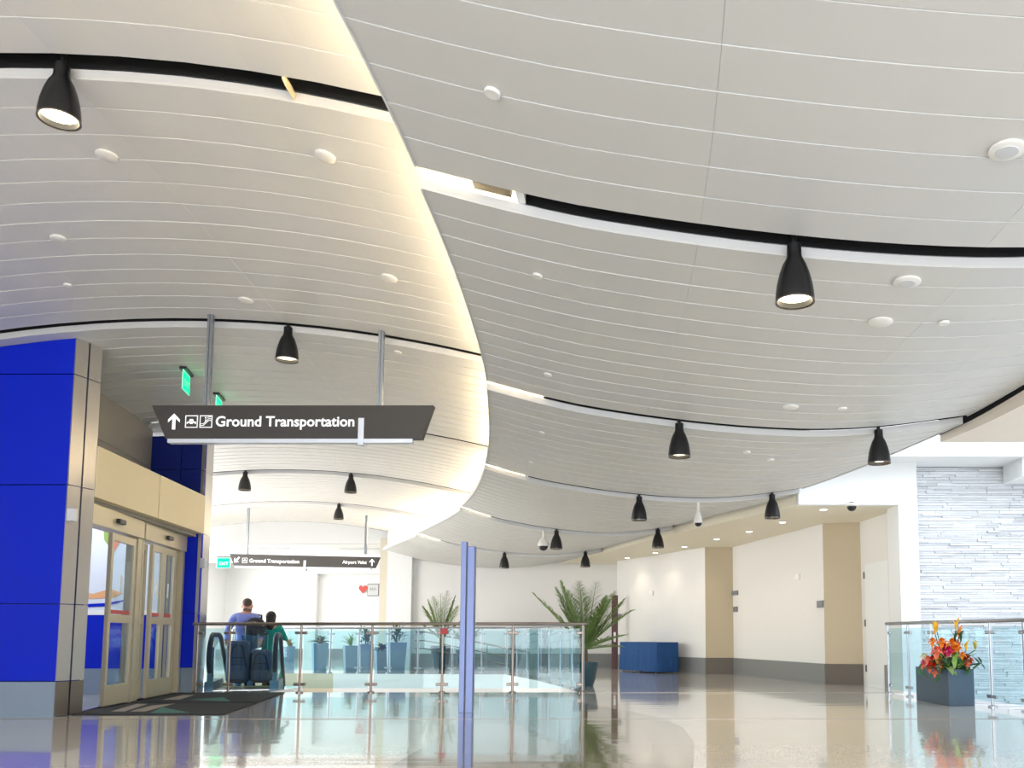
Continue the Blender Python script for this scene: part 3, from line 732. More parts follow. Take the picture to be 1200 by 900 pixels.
# ================================================================ SIGNS
def icon_car(parent, cx, z, s, y):
    m = MB()
    def ring(x0, x1, z0, z1, t):
        m.box(x0, x1, y-.002, y, z0, z0+t); m.box(x0, x1, y-.002, y, z1-t, z1); m.box(x0, x0+t, y-.002, y, z0, z1); m.box(x1-t, x1, y-.002, y, z0, z1)
    ring(cx-s/2, cx+s/2, z-s/2, z+s/2, s*.07)
    m.add([(cx+a*s, y-.003, z+b*s) for a, b in ((-.38, -.2), (.38, -.2), (.38, .0), (.2, .04), (.12, .2), (-.12, .2), (-.2, .04), (-.38, .0))], [tuple(range(8))])
    m.build('car_pictogram', M['signwhite'], parent)
    k = MB()
    for a in (-.2, .2): k.lathe([(s*.08, 0)], 10, (0, 0, 0), cap=False) if 0 else None
    for a in (-.2, .2): k.add([(cx+(a+.085*math.cos(t*PI/5))*s, y-.005, z+(-.2+.085*math.sin(t*PI/5))*s) for t in range(10)], [tuple(range(10))])
    k.box(cx-s*.44, cx+s*.44, y-.0045, y-.0035, z-s*.02, z+s*.015)
    k.build('wheel_mark', M['signbody'], parent)
def icon_esc(parent, cx, z, s, y):
    m = MB()
    for x0, x1, z0, z1 in ((-.5, .5, -.5, -.43), (-.5, .5, .43, .5), (-.5, -.43, -.5, .5), (.43, .5, -.5, .5)): m.box(cx+x0*s, cx+x1*s, y-.002, y, z+z0*s, z+z1*s)
    for dz in (-.02, .12):
        pl = [(-.4, -.3), (-.2, -.3), (.2, .1), (.4, .1)]
        for (a, b), (c, d) in zip(pl, pl[1:]): m.bar((cx+a*s, y-.002, z+(b+dz)*s), (cx+c*s, y-.002, z+(d+dz)*s), .003, .05*s)
    m.add([(cx+(-.02+.07*math.cos(t*PI/5))*s, y-.003, z+(.3+.07*math.sin(t*PI/5))*s) for t in range(10)], [tuple(range(10))])
    m.bar((cx-.05*s, y-.002, z-.02*s), (cx-.02*s, y-.002, z+.22*s), .003, .08*s)
    m.bar((cx+.1*s, y-.002, z+.33*s), (cx+.38*s, y-.002, z+.38*s), .003, .05*s)
    m.build('escalator_pictogram', M['signwhite'], parent)
def arrow(parent, cx, z, s, y, ang=0):
    pts = [(0, .5), (-.36, .12), (-.36, -.06), (-.1, .18), (-.1, -.5), (.1, -.5), (.1, .18), (.36, -.06), (.36, .12)]
    c, sn = math.cos(ang), math.sin(ang); V = [(cx+(a*c-b*sn)*s, y, z+(a*sn+b*c)*s) for a, b in pts]
    V2 = [(x, yy-.003, zz) for x, yy, zz in V]; n = len(V)
    MB().add(V+V2, [(n+0, n+1, n+2, n+3, n+6, n+7, n+8), (n+3, n+4, n+5, n+6)]+[(i, (i+1) % n, n+(i+1) % n, n+i) for i in range(n)]).build('arrow', M['signwhite'], parent)
def hung_sign(label, x0, x1, dx0, dx1, zb0, zb1, zt0, zt1, Y, poles, clip):
    """x0..x1 at the top, inset by dx at the bottom"""
    s = empty('hanging_sign', label=label, cat='sign')
    vs = []
    for yy in (Y, Y+.09): vs += [(x0, yy, zt0), (x0+dx0, yy, zb0), (x1-dx1, yy, zb1), (x1, yy, zt1)]
    MB().add(vs, [(0, 1, 2, 3), (7, 6, 5, 4), (0, 4, 5, 1), (1, 5, 6, 2), (2, 6, 7, 3), (3, 7, 4, 0)]).build('sign_body', M['signbody'], s)
    k = .62 if clip else 0
    MB().bar((x0+dx0+.02, Y+.045, zb0-.022), (x1-dx1-.1, Y+.045, zb1-.022), .09, .042).build('bottom_channel', M['alu'], s)
    MB().box(clip-.03, clip+.03, Y-.015, Y+.1, min(zb0, zb1)-.07, min(zb0, zb1)+.2*(zt0-zb0)/.36+.02).build('clip_bracket', M['alu'], s)
    for px_, zt in poles:
        m = MB().box(px_-.028, px_-.004, Y+.02, Y+.07, zt0-.01, zt); m.box(px_+.004, px_+.028, Y+.02, Y+.07, zt0-.01, zt)
        m.box(px_-.005, px_+.005, Y+.035, Y+.055, zt0-.01, zt); m.build('hanger_rod', M['chrome'], s)
    return s
a = at(178, 475, Y=9); b = at(508, 475, Y=9)
zt, zb = a.z, at(340, 514, Y=9).z
s1_ = hung_sign('large charcoal trapezoid sign with up arrow, hung on two rods near the blue portal', a.x, b.x, .165, .12, zb, zb, zt, zt, 9.0, ((at(246, 400, Y=9.04).x, zL(-4.5, 9.04)+.02), (at(447, 400, Y=9.04).x, zL(-2.7, 9.04)+.02)), at(423.5, 500, Y=9).x)
zc_ = (at(0, 494, Y=9).z)
arrow(s1_, at(204, 494, Y=9).x, zc_, .175, 8.998)
icon_car(s1_, at(224.5, 494, Y=9).x, zc_, .135, 8.999); icon_esc(s1_, at(241.5, 494, Y=9).x, zc_, .135, 8.999)
text('lettering', 'Ground Transportation', 1.49, M['signwhite'], s1_, (at(252.5, 494, Y=9).x, 8.996, at(0, 499.5, Y=9).z), (PI/2, 0, 0), off=.022, ext=.004)
Y2 = 21.6
a = at(269, 649, Y=Y2); b = at(445, 653, Y=Y2); zb0 = at(0, 663, Y=Y2).z; zb1 = at(0, 665.5, Y=Y2).z
s2_ = hung_sign('small distant charcoal hanging sign with two arrows above the escalator well', a.x, b.x, .12, .12, zb0, zb1, a.z, b.z, Y2, ((at(288.5, 640, Y=Y2).x, 4.15), (at(428, 640, Y=Y2).x, 3.95)), at(357.5, 655, Y=Y2).x)
k2 = Y2-.004
arrow(s2_, at(277.5, 656, Y=Y2).x, at(0, 656, Y=Y2).z, .19, k2, math.radians(135))
icon_car(s2_, at(287, 656.5, Y=Y2).x, at(0, 656.8, Y=Y2).z, .13, k2)
text('lettering', 'Ground Transportation', 1.27, M['signwhite'], s2_, (at(292, 657, Y=Y2).x, k2, at(0, 659, Y=Y2).z), (PI/2, .02, 0), off=.02, ext=.003)
text('lettering', 'Airport Valet', .62, M['signwhite'], s2_, (at(401.5, 657, Y=Y2).x, k2, at(0, 660.3, Y=Y2).z), (PI/2, .02, 0), off=.02, ext=.003)
arrow(s2_, at(436, 659, Y=Y2).x, at(0, 659, Y=Y2).z, .18, k2)
# exit signs
def exit_sign(label, u, v, Y, rz, zc_=None, s=1.0):
    p = at(u, v, Y=Y); zt = zc_ if zc_ else zL(p.x, Y)
    e = empty('exit_sign', (p.x, p.y, zt), rz, label=label, cat='sign')
    MB().box(-.16*s, .16*s, -.04, .04, -.035, 0).build('canopy', M['soft_black'], e)
    MB().box(-.15*s, .15*s, -.004, .004, -.25*s, -.035).build('panel', M['greenp'], e)
    MB().box(-.14*s, .14*s, -.006, -.004, -.245*s, -.055).build('lit_face', M['green'], e)
    text('lettering', 'EXIT', .2*s, M['paper'], e, (-.10*s, -.008, -.19*s), (PI/2, 0, 0), ext=.002); return e
p = at(221, 428, Y=10.9)
exit_sign('green exit sign hung from the plank ceiling, left of the sign rod', 219, 428, 10.75, math.radians(104), s=1.15)
exit_sign('green exit sign half hidden behind the large hanging sign', 257, 460, 11.9, math.radians(104), s=1.15)
e3 = exit_sign('faint green exit sign in the far white hall, left of the distant sign', 262, 660, 28.2, 0, zc_=3.5, s=1.5)
# AED sign on the far wall
ae = empty('wall_sign', (at(428, 691, Y=33).x, 33.54, at(428, 691, Y=33.5).z), label='small white defibrillator sign with red heart on the far wall', cat='sign')
MB().box(-.09, .36, .01, .055, -.25, .23).build('frame', M['greyp'], ae)
MB().box(-.07, .34, 0, .05, -.22, .2).build('plate', M['panel_edge'], ae)
hp = [(0, -.16), (-.17, .04), (-.15, .15), (-.07, .17), (0, .1), (.07, .17), (.15, .15), (.17, .04)]
MB().add([(x-.25, -.02, z) for x, z in hp], [tuple(range(8))]).build('heart', M['redn'], ae)
text('lettering', 'AED', .26, M['greyp'], ae, (.0, -.004, -.02), (PI/2, 0, 0))

# ================================================================ PENDANT LAMPS
def make_pendant():
    t = empty('pendant_lamp', (0, 0, 0))
    prof = [(.045, .02), (.047, -.05), (.054, -.075), (.074, -.11), (.095, -.17), (.112, -.24), (.121, -.31), (.122, -.35)]
    inner = [(.112, -.35), (.108, -.30), (.09, -.24), (.05, -.2)]
    MB().lathe(prof+inner, 28).build('shade', M['soft_black'], t, smooth=True)
    MB().lathe([(.117, -.352), (.124, -.356), (.124, -.346), (.117, -.346)], 28, cap=False).build('rim', M['steel_d'], t, smooth=True)
    MB().lathe([(.001, -.30), (.108, -.315), (.109, -.31), (.001, -.29)], 24).build('lit_lamp', M['lamp'], t)
    MB().tube([(0, 0, .0), (0, 0, .12)], .02, 8).build('stem', M['soft_black'], t)
    l = bpy.data.lights.new('lamp_beam', 'SPOT'); l.energy = 38; l.color = (1, .82, .58); l.spot_size = math.radians(95); l.spot_blend = .6; l.shadow_soft_size = .09
    o = bpy.data.objects.new('lamp_beam', l); o.location = (0, 0, -.34); COL.objects.link(o); o.parent = t
    return t
pend = make_pendant()
PL = [(71, 5.19, 'L', 'black pendant lamp in the nearest ceiling slot, top left corner'),
      (337, 9.22, 'L', 'black pendant lamp in the slot above the large hanging sign'),
      (287, 17.12, 'L', 'left one of the two black pendants in the slot behind the large sign'),
      (411, 17.12, 'L', 'right one of the two black pendants in the slot behind the large sign'),
      (397, 21.07, 'L', 'small black pendant lamp in the farthest slot of the left ceiling'),
      (931, 5.19, 'R', 'big black pendant lamp in the nearest slot of the right ceiling'),
      (796, 9.22, 'R', 'left one of two black pendants in the second slot of the right ceiling'),
      (1030, 9.22, 'R', 'black pendant lamp before the white light well, right side'),
      (749, 13.19, 'R', 'black pendant lamp in the third slot, left of the white camera stem'),
      (905, 13.19, 'R', 'black pendant lamp just left of the white bulkhead corner'),
      (771, 17.12, 'R', 'black pendant lamp low in the fourth slot above the blue cloth table'),
      (652, 17.12, 'R', 'black pendant lamp right beside the white pear-shaped camera'),
      (591, 21.07, 'R', 'smallest black pendant lamp, just right of the tall blue-grey post'),
      (686, 21.07, 'R', 'small black pendant lamp above the big potted palm')]
for i, (u, y, sd_, lab) in enumerate(PL):
    o = pend if i == 0 else copy_tree(pend)
    x = (u-PX)/F*y*.985 if y < 6 else (u-PX)/F*y
    for _ in range(4):                                          # exact column of the lamp
        z = (zL if sd_ == 'L' else zR)(x, y); b_ = (z-.17-EYE)*math.cos(PITCH)-y*math.sin(PITCH); d_ = y*math.cos(PITCH)+(z-.17-EYE)*math.sin(PITCH); x = (u-PX)/F*d_
    o.location = (x, y, z+.01); tag(o, lab, 'lamp', 'black bell pendants in the ceiling slots')

# ---------------------------------------------------------------- round ceiling fittings
def on_surface(u, v, zf):
    lo, hi = 2.5, 26
    for _ in range(40):
        mid = (lo+hi)/2; p = at(u, v, Y=mid)
        if p.z > zf(p.x, p.y): hi = mid
        else: lo = mid
    p = at(u, v, Y=lo); h = .05
    nx = -(zf(p.x+h, p.y)-zf(p.x-h, p.y))/(2*h); ny = -(zf(p.x, p.y+h)-zf(p.x, p.y-h))/(2*h)
    return Vector((p.x, p.y, zf(p.x, p.y)-.006)), Vector((nx, ny, 1)).normalized()
def disc(name, label, cat, u, v, zf, r, ring=False, lit=False, group=None):
    p, nrm = on_surface(u, v, zf); t = empty(name, p, label=label, cat=cat, group=group)
    t.rotation_mode = 'QUATERNION'; t.rotation_quaternion = nrm.to_track_quat('Z', 'Y')
    r *= .88; MB().lathe([(r*.9, -.014), (r, -.009), (r, .004)], 24).build('housing', M['fixture'], t, smooth=True)
    if ring: MB().lathe([(r*.45, -.02), (r*.62, -.018), (r*.66, -.013)], 20).build('grille', M['panel_edge'], t, smooth=True)
    if lit: MB().lathe([(r*.75, -.018), (r*.78, -.012)], 20).build('lit_lens', M['down'], t)
G1 = 'white round fittings on the left plank ceiling'; G2 = 'white round fittings on the right plank ceiling'
for u, v, r, g, lab in ((381, 182, .085, 0, 'white round ceiling speaker near the cove glow, upper left ceiling'), (125, 181, .085, 0, 'white round ceiling speaker right of the top left pendant lamp'),
                     (68, 278, .07, 0, 'white disc on the left ceiling directly above the blue portal'), (79, 333, .04, 0, 'tiny sprinkler cap on the left ceiling just above the portal top edge'), (456, 325, .085, 0, 'white round ceiling speaker above the right sign rod'),
                     (288, 351, .08, 0, 'white disc between the left sign rod and the pendant above the large sign'), (466, 412, .05, 0, 'small sprinkler cap just right of the right sign rod'), (240, 585-30, .03, 0, '')):
    if lab: disc('ceiling_speaker' if r > .06 else 'sprinkler_cap', lab, 'speaker' if r > .06 else 'sprinkler', u, v, zL, r, group=G1)
for u, v, r, g, lab in ((577, 107, .05, 0, 'small round detector alone on the nearest section of the right ceiling'), (630, 322, .045, 0, 'small round detector on the second right section, nearest its top left corner'), (1180, 174, .1, 1, 'large round recessed speaker cut by the right picture edge'),
                     (1063, 329, .1, 1, 'large ringed speaker right of the big pendant lamp'), (1032, 376, .1, 0, 'faint flat round plate below the ringed speaker'), (1106, 377, .045, 0, 'small white detector right of the faint round plate'),
                     (642, 438, .045, 0, 'small round detector near the lit slot end, second right section'), (635, 506, .04, 0, 'small detector on the third right section, left part'), (622, 541, .03, 0, 'tiny sprinkler cap low on the third right section'),
                     (926, 476, .09, 0, 'flat round plate above the slot between the two middle pendants'), (987, 478, .05, 0, 'small plate left above the pendant before the light well'), (875, 529, .05, 0, 'small detector on the third right section, left of centre'), (903, 538, .05, 0, 'small detector on the third right section beside its neighbour, further right')):
    disc('ceiling_speaker' if r >= .08 else 'smoke_detector', lab, 'speaker' if r >= .08 else 'detector', u, v, zR, r, bool(g), group=G2)
flat = lambda x, y: 2.95
DL = [(965, 596), (917, 611), (878, 622), (840, 631), (802, 640), (768, 647), (735, 653)]
for i, (u, v) in enumerate(DL):
    disc('downlight', ('nearest downlight in the corridor soffit, beside the bulkhead', 'second downlight from the bulkhead in the corridor soffit', 'third downlight from the bulkhead in the corridor soffit', 'fourth downlight from the bulkhead, above the middle white wall', 'fifth downlight from the bulkhead in the corridor soffit', 'sixth downlight from the bulkhead, above the blue table wall', 'farthest downlight in the corridor soffit, near the palm')[i], 'light', u, v, flat, .085, lit=True, group='downlights in the corridor soffit')
    p = at(u, v, Z=2.93); l = bpy.data.lights.new('downlight_beam', 'SPOT'); l.energy = 12; l.color = (1, .88, .68); l.spot_size = math.radians(120); l.spot_blend = .8; l.shadow_soft_size = .07
    o = bpy.data.objects.new('downlight_beam', l); o.location = (p.x, p.y, 2.90); COL.objects.link(o)
# cameras
def ptz(label, u, y, v0, v1, sc):
    p = at(u, v0, Y=y); zt = zR(p.x, y); zb = at(u, v1, Y=y).z; t = empty('security_camera', (p.x, y, zt), label=label, cat='camera')
    H = zt-zb; MB().tube([(0, 0, -.004), (0, 0, -H*.55)], .022, 10).build('stem', M['fixture'], t, smooth=True)
    z0 = -H*.45; MB().lathe([(.03, z0), (.07*sc, z0-.06), (.092*sc, z0-.13), (.092*sc, z0-.17)], 20).build('housing', M['fixture'], t, smooth=True)
    MB().ball((0, 0, z0-.17), (.075*sc, .075*sc, .075*sc), 14, 10).build('lens_dome', M['soft_black'], t, smooth=True)
ptz('white pear-shaped ceiling camera hanging left of a black pendant', 637, 17.12, 620, 641, 1.25)
ptz('white domed camera on a thin stem between two black pendants', 818, 13.19, 585, 615, .75)
p = at(998, 591, Z=2.94); t = empty('dome_camera', (p.x, p.y, 2.95), label='small dark dome camera under the soffit behind the bulkhead', cat='camera')
MB().lathe([(.11, 0), (.11, -.03), (.08, -.045)], 20).build('housing', M['fixture'], t, smooth=True)
MB().ball((0, 0, -.045), (.075, .075, .075), 14, 10).build('lens_dome', M['soft_black'], t, smooth=True)

# ================================================================ FREESTANDING POST
tp = empty('sensor_post', (-1.92, 10.0, 0), label='tall blue-grey double-bladed metal post standing on the terrazzo', cat='post')
MB().box(-.075, -.012, -.05, .05, 0, 1.985).build('post_blade', M['post'], tp, bevel=.004)
MB().box(.004, .085, -.06, .06, 0, 1.93).build('post_blade', M['post'], tp, bevel=.004)
MB().box(-.012, .004, -.03, .03, 0, 1.91).build('slot_insert', M['greyp'], tp)
# ================================================================ DARK RED PANEL
dr = empty('banner_panel', (-.45, 23.0, 0), label='tall narrow dark red panel standing between the palm and blue table', cat='panel')
MB().box(-.085, .085, -.03, .03, 0.0, 1.97).build('panel', M['mahog'], dr, bevel=.005)
MB().box(-.03, .03, -.036, -.03, .72, .98).build('white_label', M['paper'], dr)
# ================================================================ CLOTH TABLE
A, B, C = Vector((-.29, 21.86)), Vector((.60, 20.26)), Vector((1.12, 20.55)); Dc = A+C-B
tt = empty('cloth_table', (0, 0, 0), label='folding table under a floor-length blue cloth by the white wall', cat='table')
m = MB(); vs = []; fs = []; loop = [A, B, C, Dc]; per = []
for i in range(4):
    a, b = loop[i], loop[(i+1) % 4]; n = 26 if (b-a).length > 1.2 else 12
    for k in range(n): per.append((a+(b-a)*k/n, (b-a).normalized()))
cen = (A+C)/2; NZ = 5
for j in range(NZ+1):
    for k, (pp, d) in enumerate(per):
        nrm = Vector((d.y, -d.x)); t = j/NZ
        if nrm.dot(pp-cen) < 0: nrm = -nrm
        w = (.002+.022*t)*math.sin(k*2.1+math.sin(k*.7))+.03*t
        q = pp+nrm*w; vs.append((q.x, q.y, .73-.70*t))
n = len(per)
for j in range(NZ):
    for k in range(n): fs.append((j*n+k, j*n+(k+1) % n, (j+1)*n+(k+1) % n, (j+1)*n+k))
fs.append(tuple(range(n)))
m.add(vs, fs).build('tablecloth', M['cloth'], tt, smooth=True)
MB().prism([tuple(cen+(p_-cen)*.96) for p_ in loop], .69, .72).build('tabletop', M['paper'], tt)
for p_ in loop:
    q = cen+(p_-cen)*.88; MB().tube([(q.x, q.y, 0), (q.x, q.y, .69)], .016, 8).build('leg', M['steel_d'], tt)

# ================================================================ PLANTS
def frond(root, az, L, rise, droop, w=.3, n=34, base=(0, 0, 0), mat='leaf'):
    m = MB(); pts = []
    for i in range(n+1):
        t = i/n; r = L*t*math.cos(rise)*(1-.1*t); z = L*(t*math.sin(rise)-droop*t*t); pts.append(Vector((base[0]+math.cos(az)*r, base[1]+math.sin(az)*r, base[2]+z)))
    m.tube(pts, [.012*(1-.8*i/n)+.002 for i in range(n+1)], 5)
    for i in range(3, n+1):
        t = i/n; d = (pts[i]-pts[i-1]).normalized(); sd = Vector((-math.sin(az), math.cos(az), 0)); up = sd.cross(d)*-1
        ll = w*math.sin(PI*(.18+.75*t))*random.uniform(.85, 1.1)
        for s_ in (-1, 1):
            tip = pts[i]+(d*.6+sd*s_*random.uniform(.75, 1.0)+Vector((0, 0, random.uniform(.2, .5)-.4*t))).normalized()*ll; m.leaf(pts[i], tip, .019, bend=.06, n=2)
    return m.build('frond', M[mat], root)
def round_pot(root, r, h, mat):
    MB().lathe([(r*.62, 0), (r*.8, h*.3), (r*.98, h*.85), (r, h), (r*.9, h), (r*.88, h*.9)], 24).build('pot', M[mat], root, smooth=True)
    MB().lathe([(.01, h*.9), (r*.9, h*.91)], 20, cap=False).build('soil', M['soil'], root)
def palm(label, x, y, pr, ph, specs, mat='pottal', trunk=.25):
    t = empty('potted_palm', (x, y, 0), label=label, cat='plant'); round_pot(t, pr, ph, mat)
    MB().tube([(0, 0, ph*.88), (.01, 0, ph+trunk*.5), (0, .01, ph+trunk)], [.05, .045, .035], 8).build('trunk', M['stem'], t, smooth=True)
    for az, L, rise, droop in specs: frond(t, math.radians(az), L, math.radians(rise), droop, base=(0, 0, ph+trunk*.8), w=.36 if L > 1 else .27)
    return t
palm('big potted areca palm at the right end of the near railing', -.83, 15.3, .24, .42,
     [(178, 1.55, 48, .10), (165, 1.3, 62, .04), (120, 1.25, 74, .0), (60, 1.3, 72, .02), (200, 1.35, 68, .04), (15, 1.25, 50, .05), (350, 1.35, 44, .18), (5, 1.05, 62, .05), (340, .95, 22, .1), (20, .8, 8, .08), (300, 1.0, 55, .1), (250, 1.1, 78, .02), (90, 1.1, 70, .02), (230, 1.2, 82, 0), (330, 1.3, 58, .08), (150, 1.2, 70, .06), (25, 1.1, 66, .05), (280, .9, 40, .1), (310, .8, 20, .12), (185, 1.0, 60, .1), (45, 1.2, 60, .08)], 'pottal', .28)
palm('smaller potted palm beyond the far railing, left of the blue-grey post', -5.0, 22.5, .26, .62,
     [(178, 1.1, 60, .08), (150, 1.2, 74, .02), (60, 1.3, 80, 0), (20, 1.25, 72, .03), (200, 1.15, 70, .05), (340, 1.1, 60, .08), (270, 1.2, 82, 0), (100, 1.0, 65, .05), (10, .9, 45, .1), (190, .8, 40, .1)], 'pottal', .2)
palm('low potted palm peeping over the railing just left of the post', -4.55, 23.4, .24, .5,
     [(170, .7, 50, .08), (20, .75, 50, .08), (60, .7, 70, .02), (120, .7, 72, .02), (250, .6, 60, .05), (340, .7, 40, .1)], 'pottal', .12)
def tall_planter(label, u, y, w, h, kind, rz=.5):
    x = (u-PX)/F*y; t = empty('square_planter', (x, y, 0), rz, label=label, cat='planter', group='square planters along the far railing')
    a = w/2*.8; b = w/2
    vs = [(-a, -a, 0), (a, -a, 0), (a, a, 0), (-a, a, 0), (-b, -b, h), (b, -b, h), (b, b, h), (-b, b, h)]
    MB().add(vs, [(3, 2, 1, 0), (0, 1, 5, 4), (1, 2, 6, 5), (2, 3, 7, 6), (3, 0, 4, 7)]).build('pot', M['potlight'], t)
    MB().box(-b*.93, b*.93, -b*.93, b*.93, h-.06, h-.03).build('soil', M['soil'], t)
    if kind == 'broad':
        for k in range(26):
            az = random.uniform(0, 2*PI); el = random.uniform(.1, 1.1); L = random.uniform(.18, .36); m = MB()
            m.leaf((0, 0, h-.03), (math.cos(az)*math.cos(el)*L, math.sin(az)*math.cos(el)*L, h-.03+math.sin(el)*L), .11, bend=.15, n=4); m.build('leaf', M['leafd'], t)
    elif kind == 'spiky':
        for k in range(26):
            az = random.uniform(0, 2*PI); el = random.uniform(.5, 1.4); L = random.uniform(.25, .42); m = MB()
            m.leaf((0, 0, h-.03), (math.cos(az)*math.cos(el)*L, math.sin(az)*math.cos(el)*L, h-.03+math.sin(el)*L), .035, bend=.1, n=3); m.build('leaf', M['leafl'], t)
    else:
        for k in range(60):
            az = random.uniform(0, 2*PI); el = random.uniform(-.2, 1.5); r0 = random.uniform(0, .16); zz = h+random.uniform(0, .42); L = .16; m = MB()
            c = Vector((math.cos(az)*r0, math.sin(az)*r0, zz)); m.leaf(c, c+Vector((math.cos(az)*math.cos(el), math.sin(az)*math.cos(el), math.sin(el)))*L, .07, bend=.1, n=2); m.build('leaf', M['leafd'], t)
        MB().tube([(0, 0, h-.04), (0, 0, h+.35)], .02, 6).build('stem', M['stem'], t)
tall_planter('square blue planter with spiky light green plant, first right of the escalator', 341, 29.5, .36, .52, 'spiky')
tall_planter('square blue planter with broad dark leaves, between second and third near posts', 377, 21.2, .36, .70, 'broad')
tall_planter('square blue planter with thin spiky leaves beside a leafy shrub', 413, 21.4, .34, .64, 'spiky')
tall_planter('square blue planter with dark upright shrub, left of the third near post', 430, 23.6, .36, .66, 'bush')
tall_planter('low square blue planter with small shrub right of the third near post', 449, 22.6, .34, .52, 'broad')
tall_planter('square blue planter with tall rounded dark shrub near the smaller palm', 466, 21.3, .42, .72, 'bush')

# ================================================================ FLOWER TROUGH
ft = empty('flower_trough', (4.02, 10.92, 0), math.radians(2), label='slate trough of orange, red and pink tropical flowers by the right railing', cat='planter')
# plan in local coordinates: long side runs away from the camera
MB().prism([(0, 0), (.36, .06), (.30, 1.12), (-.03, 1.05)], .0, .46).build('trough', M['pot'], ft, bevel=.008)
MB().prism([(.03, .05), (.32, .1), (.27, 1.07), (.0, 1.0)], .462, .47).build('soil', M['soil'], ft)
random.seed(21)
C0 = Vector((.1, .42, .46))
for k in range(130):
    az = random.uniform(0, 2*PI); el = random.uniform(-.35, 1.2); L = random.uniform(.14, .30)
    b0 = Vector((random.uniform(.02, .3), random.uniform(.02, .75), .47)); m = MB()
    m.leaf(b0, b0+Vector((math.cos(az)*math.cos(el)*L, math.sin(az)*math.cos(el)*L, math.sin(el)*L+.02)), random.uniform(.06, .11), bend=.15, n=3)
    m.build('leaf', M[random.choice(('leafd', 'leafd', 'leafl', 'leaf'))], ft)
def bloom(c, r, mat, n=7, tilt=(0, 0), cup=.5):
    m = MB(); c = Vector(c)
    for ring_, (rr_, cu) in enumerate(((1, cup), (.65, cup+.5))):
        for k in range(n):
            a = 2*PI*(k+.5*ring_)/n; d = Vector((math.cos(a)*rr_, -.35+tilt[0], math.sin(a)*rr_*.8+cu*.5)).normalized()*r*(1 if ring_ == 0 else .8)
            m.leaf(c, c+d, r*.75, bend=.2, n=2)
    m.ball(c+Vector((0, -.2*r, .1*r)), r*.28, 7, 5); o = m.build('blossom', M[mat], ft); return o
def stalk(a, b):
    MB().tube([a, ((a[0]+b[0])/2, (a[1]+b[1])/2+.02, (a[2]+b[2])/2), b], .006, 5).build('stalk', M['leafd'], ft)
def spike(c, h, mat):
    m = MB(); c = Vector(c)
    for k in range(6):
        a = random.uniform(0, 2*PI); m.leaf(c, c+Vector((math.cos(a)*h*.28, math.sin(a)*h*.28, h*random.uniform(.6, 1))), h*.2, bend=.1, n=3)
    stalk((.15, .4, .47), tuple(c)); m.build('blossom', M[mat], ft)
def FP(u, v, dy=0):
    p = at(u, v, Y=11.15+dy); return ft.matrix_basis.inverted() @ p
bpy.context.view_layer.update()
for u, v, r, c in ((1098, 764, .085, 'coral'), (1107, 759, .08, 'pink'), (1117, 756, .10, 'orange'), (1104, 753, .07, 'orange'), (1092, 773, .05, 'red'), (1088, 778, .055, 'red'), (1099, 771, .06, 'yellow'), (1083, 770, .06, 'cream'),
                   (1113, 770, .05, 'cream'), (1110, 779, .06, 'coral'), (1116, 779, .055, 'red'), (1124, 776, .06, 'yellow'), (1133, 770, .05, 'red'), (1134, 778, .055, 'coral'), (1105, 785, .06, 'orange'), (1090, 783, .055, 'coral'),
                   (1081, 781, .04, 'coral'), (1096, 789, .045, 'coral'), (1093, 752, .06, 'orange'), (1078+4, 776, .04, 'pink'), (1103, 776, .04, 'pink'), (1131, 774, .045, 'pink'), (1087, 773, .05, 'coral'), (1112, 763, .07, 'pink'), (1122, 760, .06, 'orange'), (1128, 768, .05, 'orange'), (1095, 780, .045, 'red'), (1115, 785, .045, 'yellow'), (1101, 781, .05, 'cream'), (1138, 774, .04, 'red'), (1121, 768, .05, 'leafl')):
    p = FP(u, v, random.uniform(-.15, .1)); bloom(p, r*1.3, c); stalk((.15, .4, .47), tuple(p))
for u, v, h, c in ((1096, 744, .17, 'yellow'), (1098, 740, .12, 'orange'), (1120, 740, .17, 'yellow'), (1124, 747, .15, 'orange'), (1132, 763, .14, 'yellow'), (1143, 762, .14, 'yellow'), (1126, 752, .14, 'leafd'), (1119, 752, .16, 'leafd')):
    spike(FP(u, v, .0), h*1.25, c)
for u, v in ((1078, 784), (1086, 794), (1100, 792), (1148, 778), (1150, 777)):
    p = FP(u, v, -.3); m = MB(); m.leaf(p, p+Vector((random.uniform(-.12, .12), -.02, -.08)), .07, n=3); m.leaf(p, p+Vector((random.uniform(-.1, .1), 0, .08)), .07, n=3); m.build('leaf', M['leafd'], ft)
    stalk((.15, .4, .47), tuple(p))

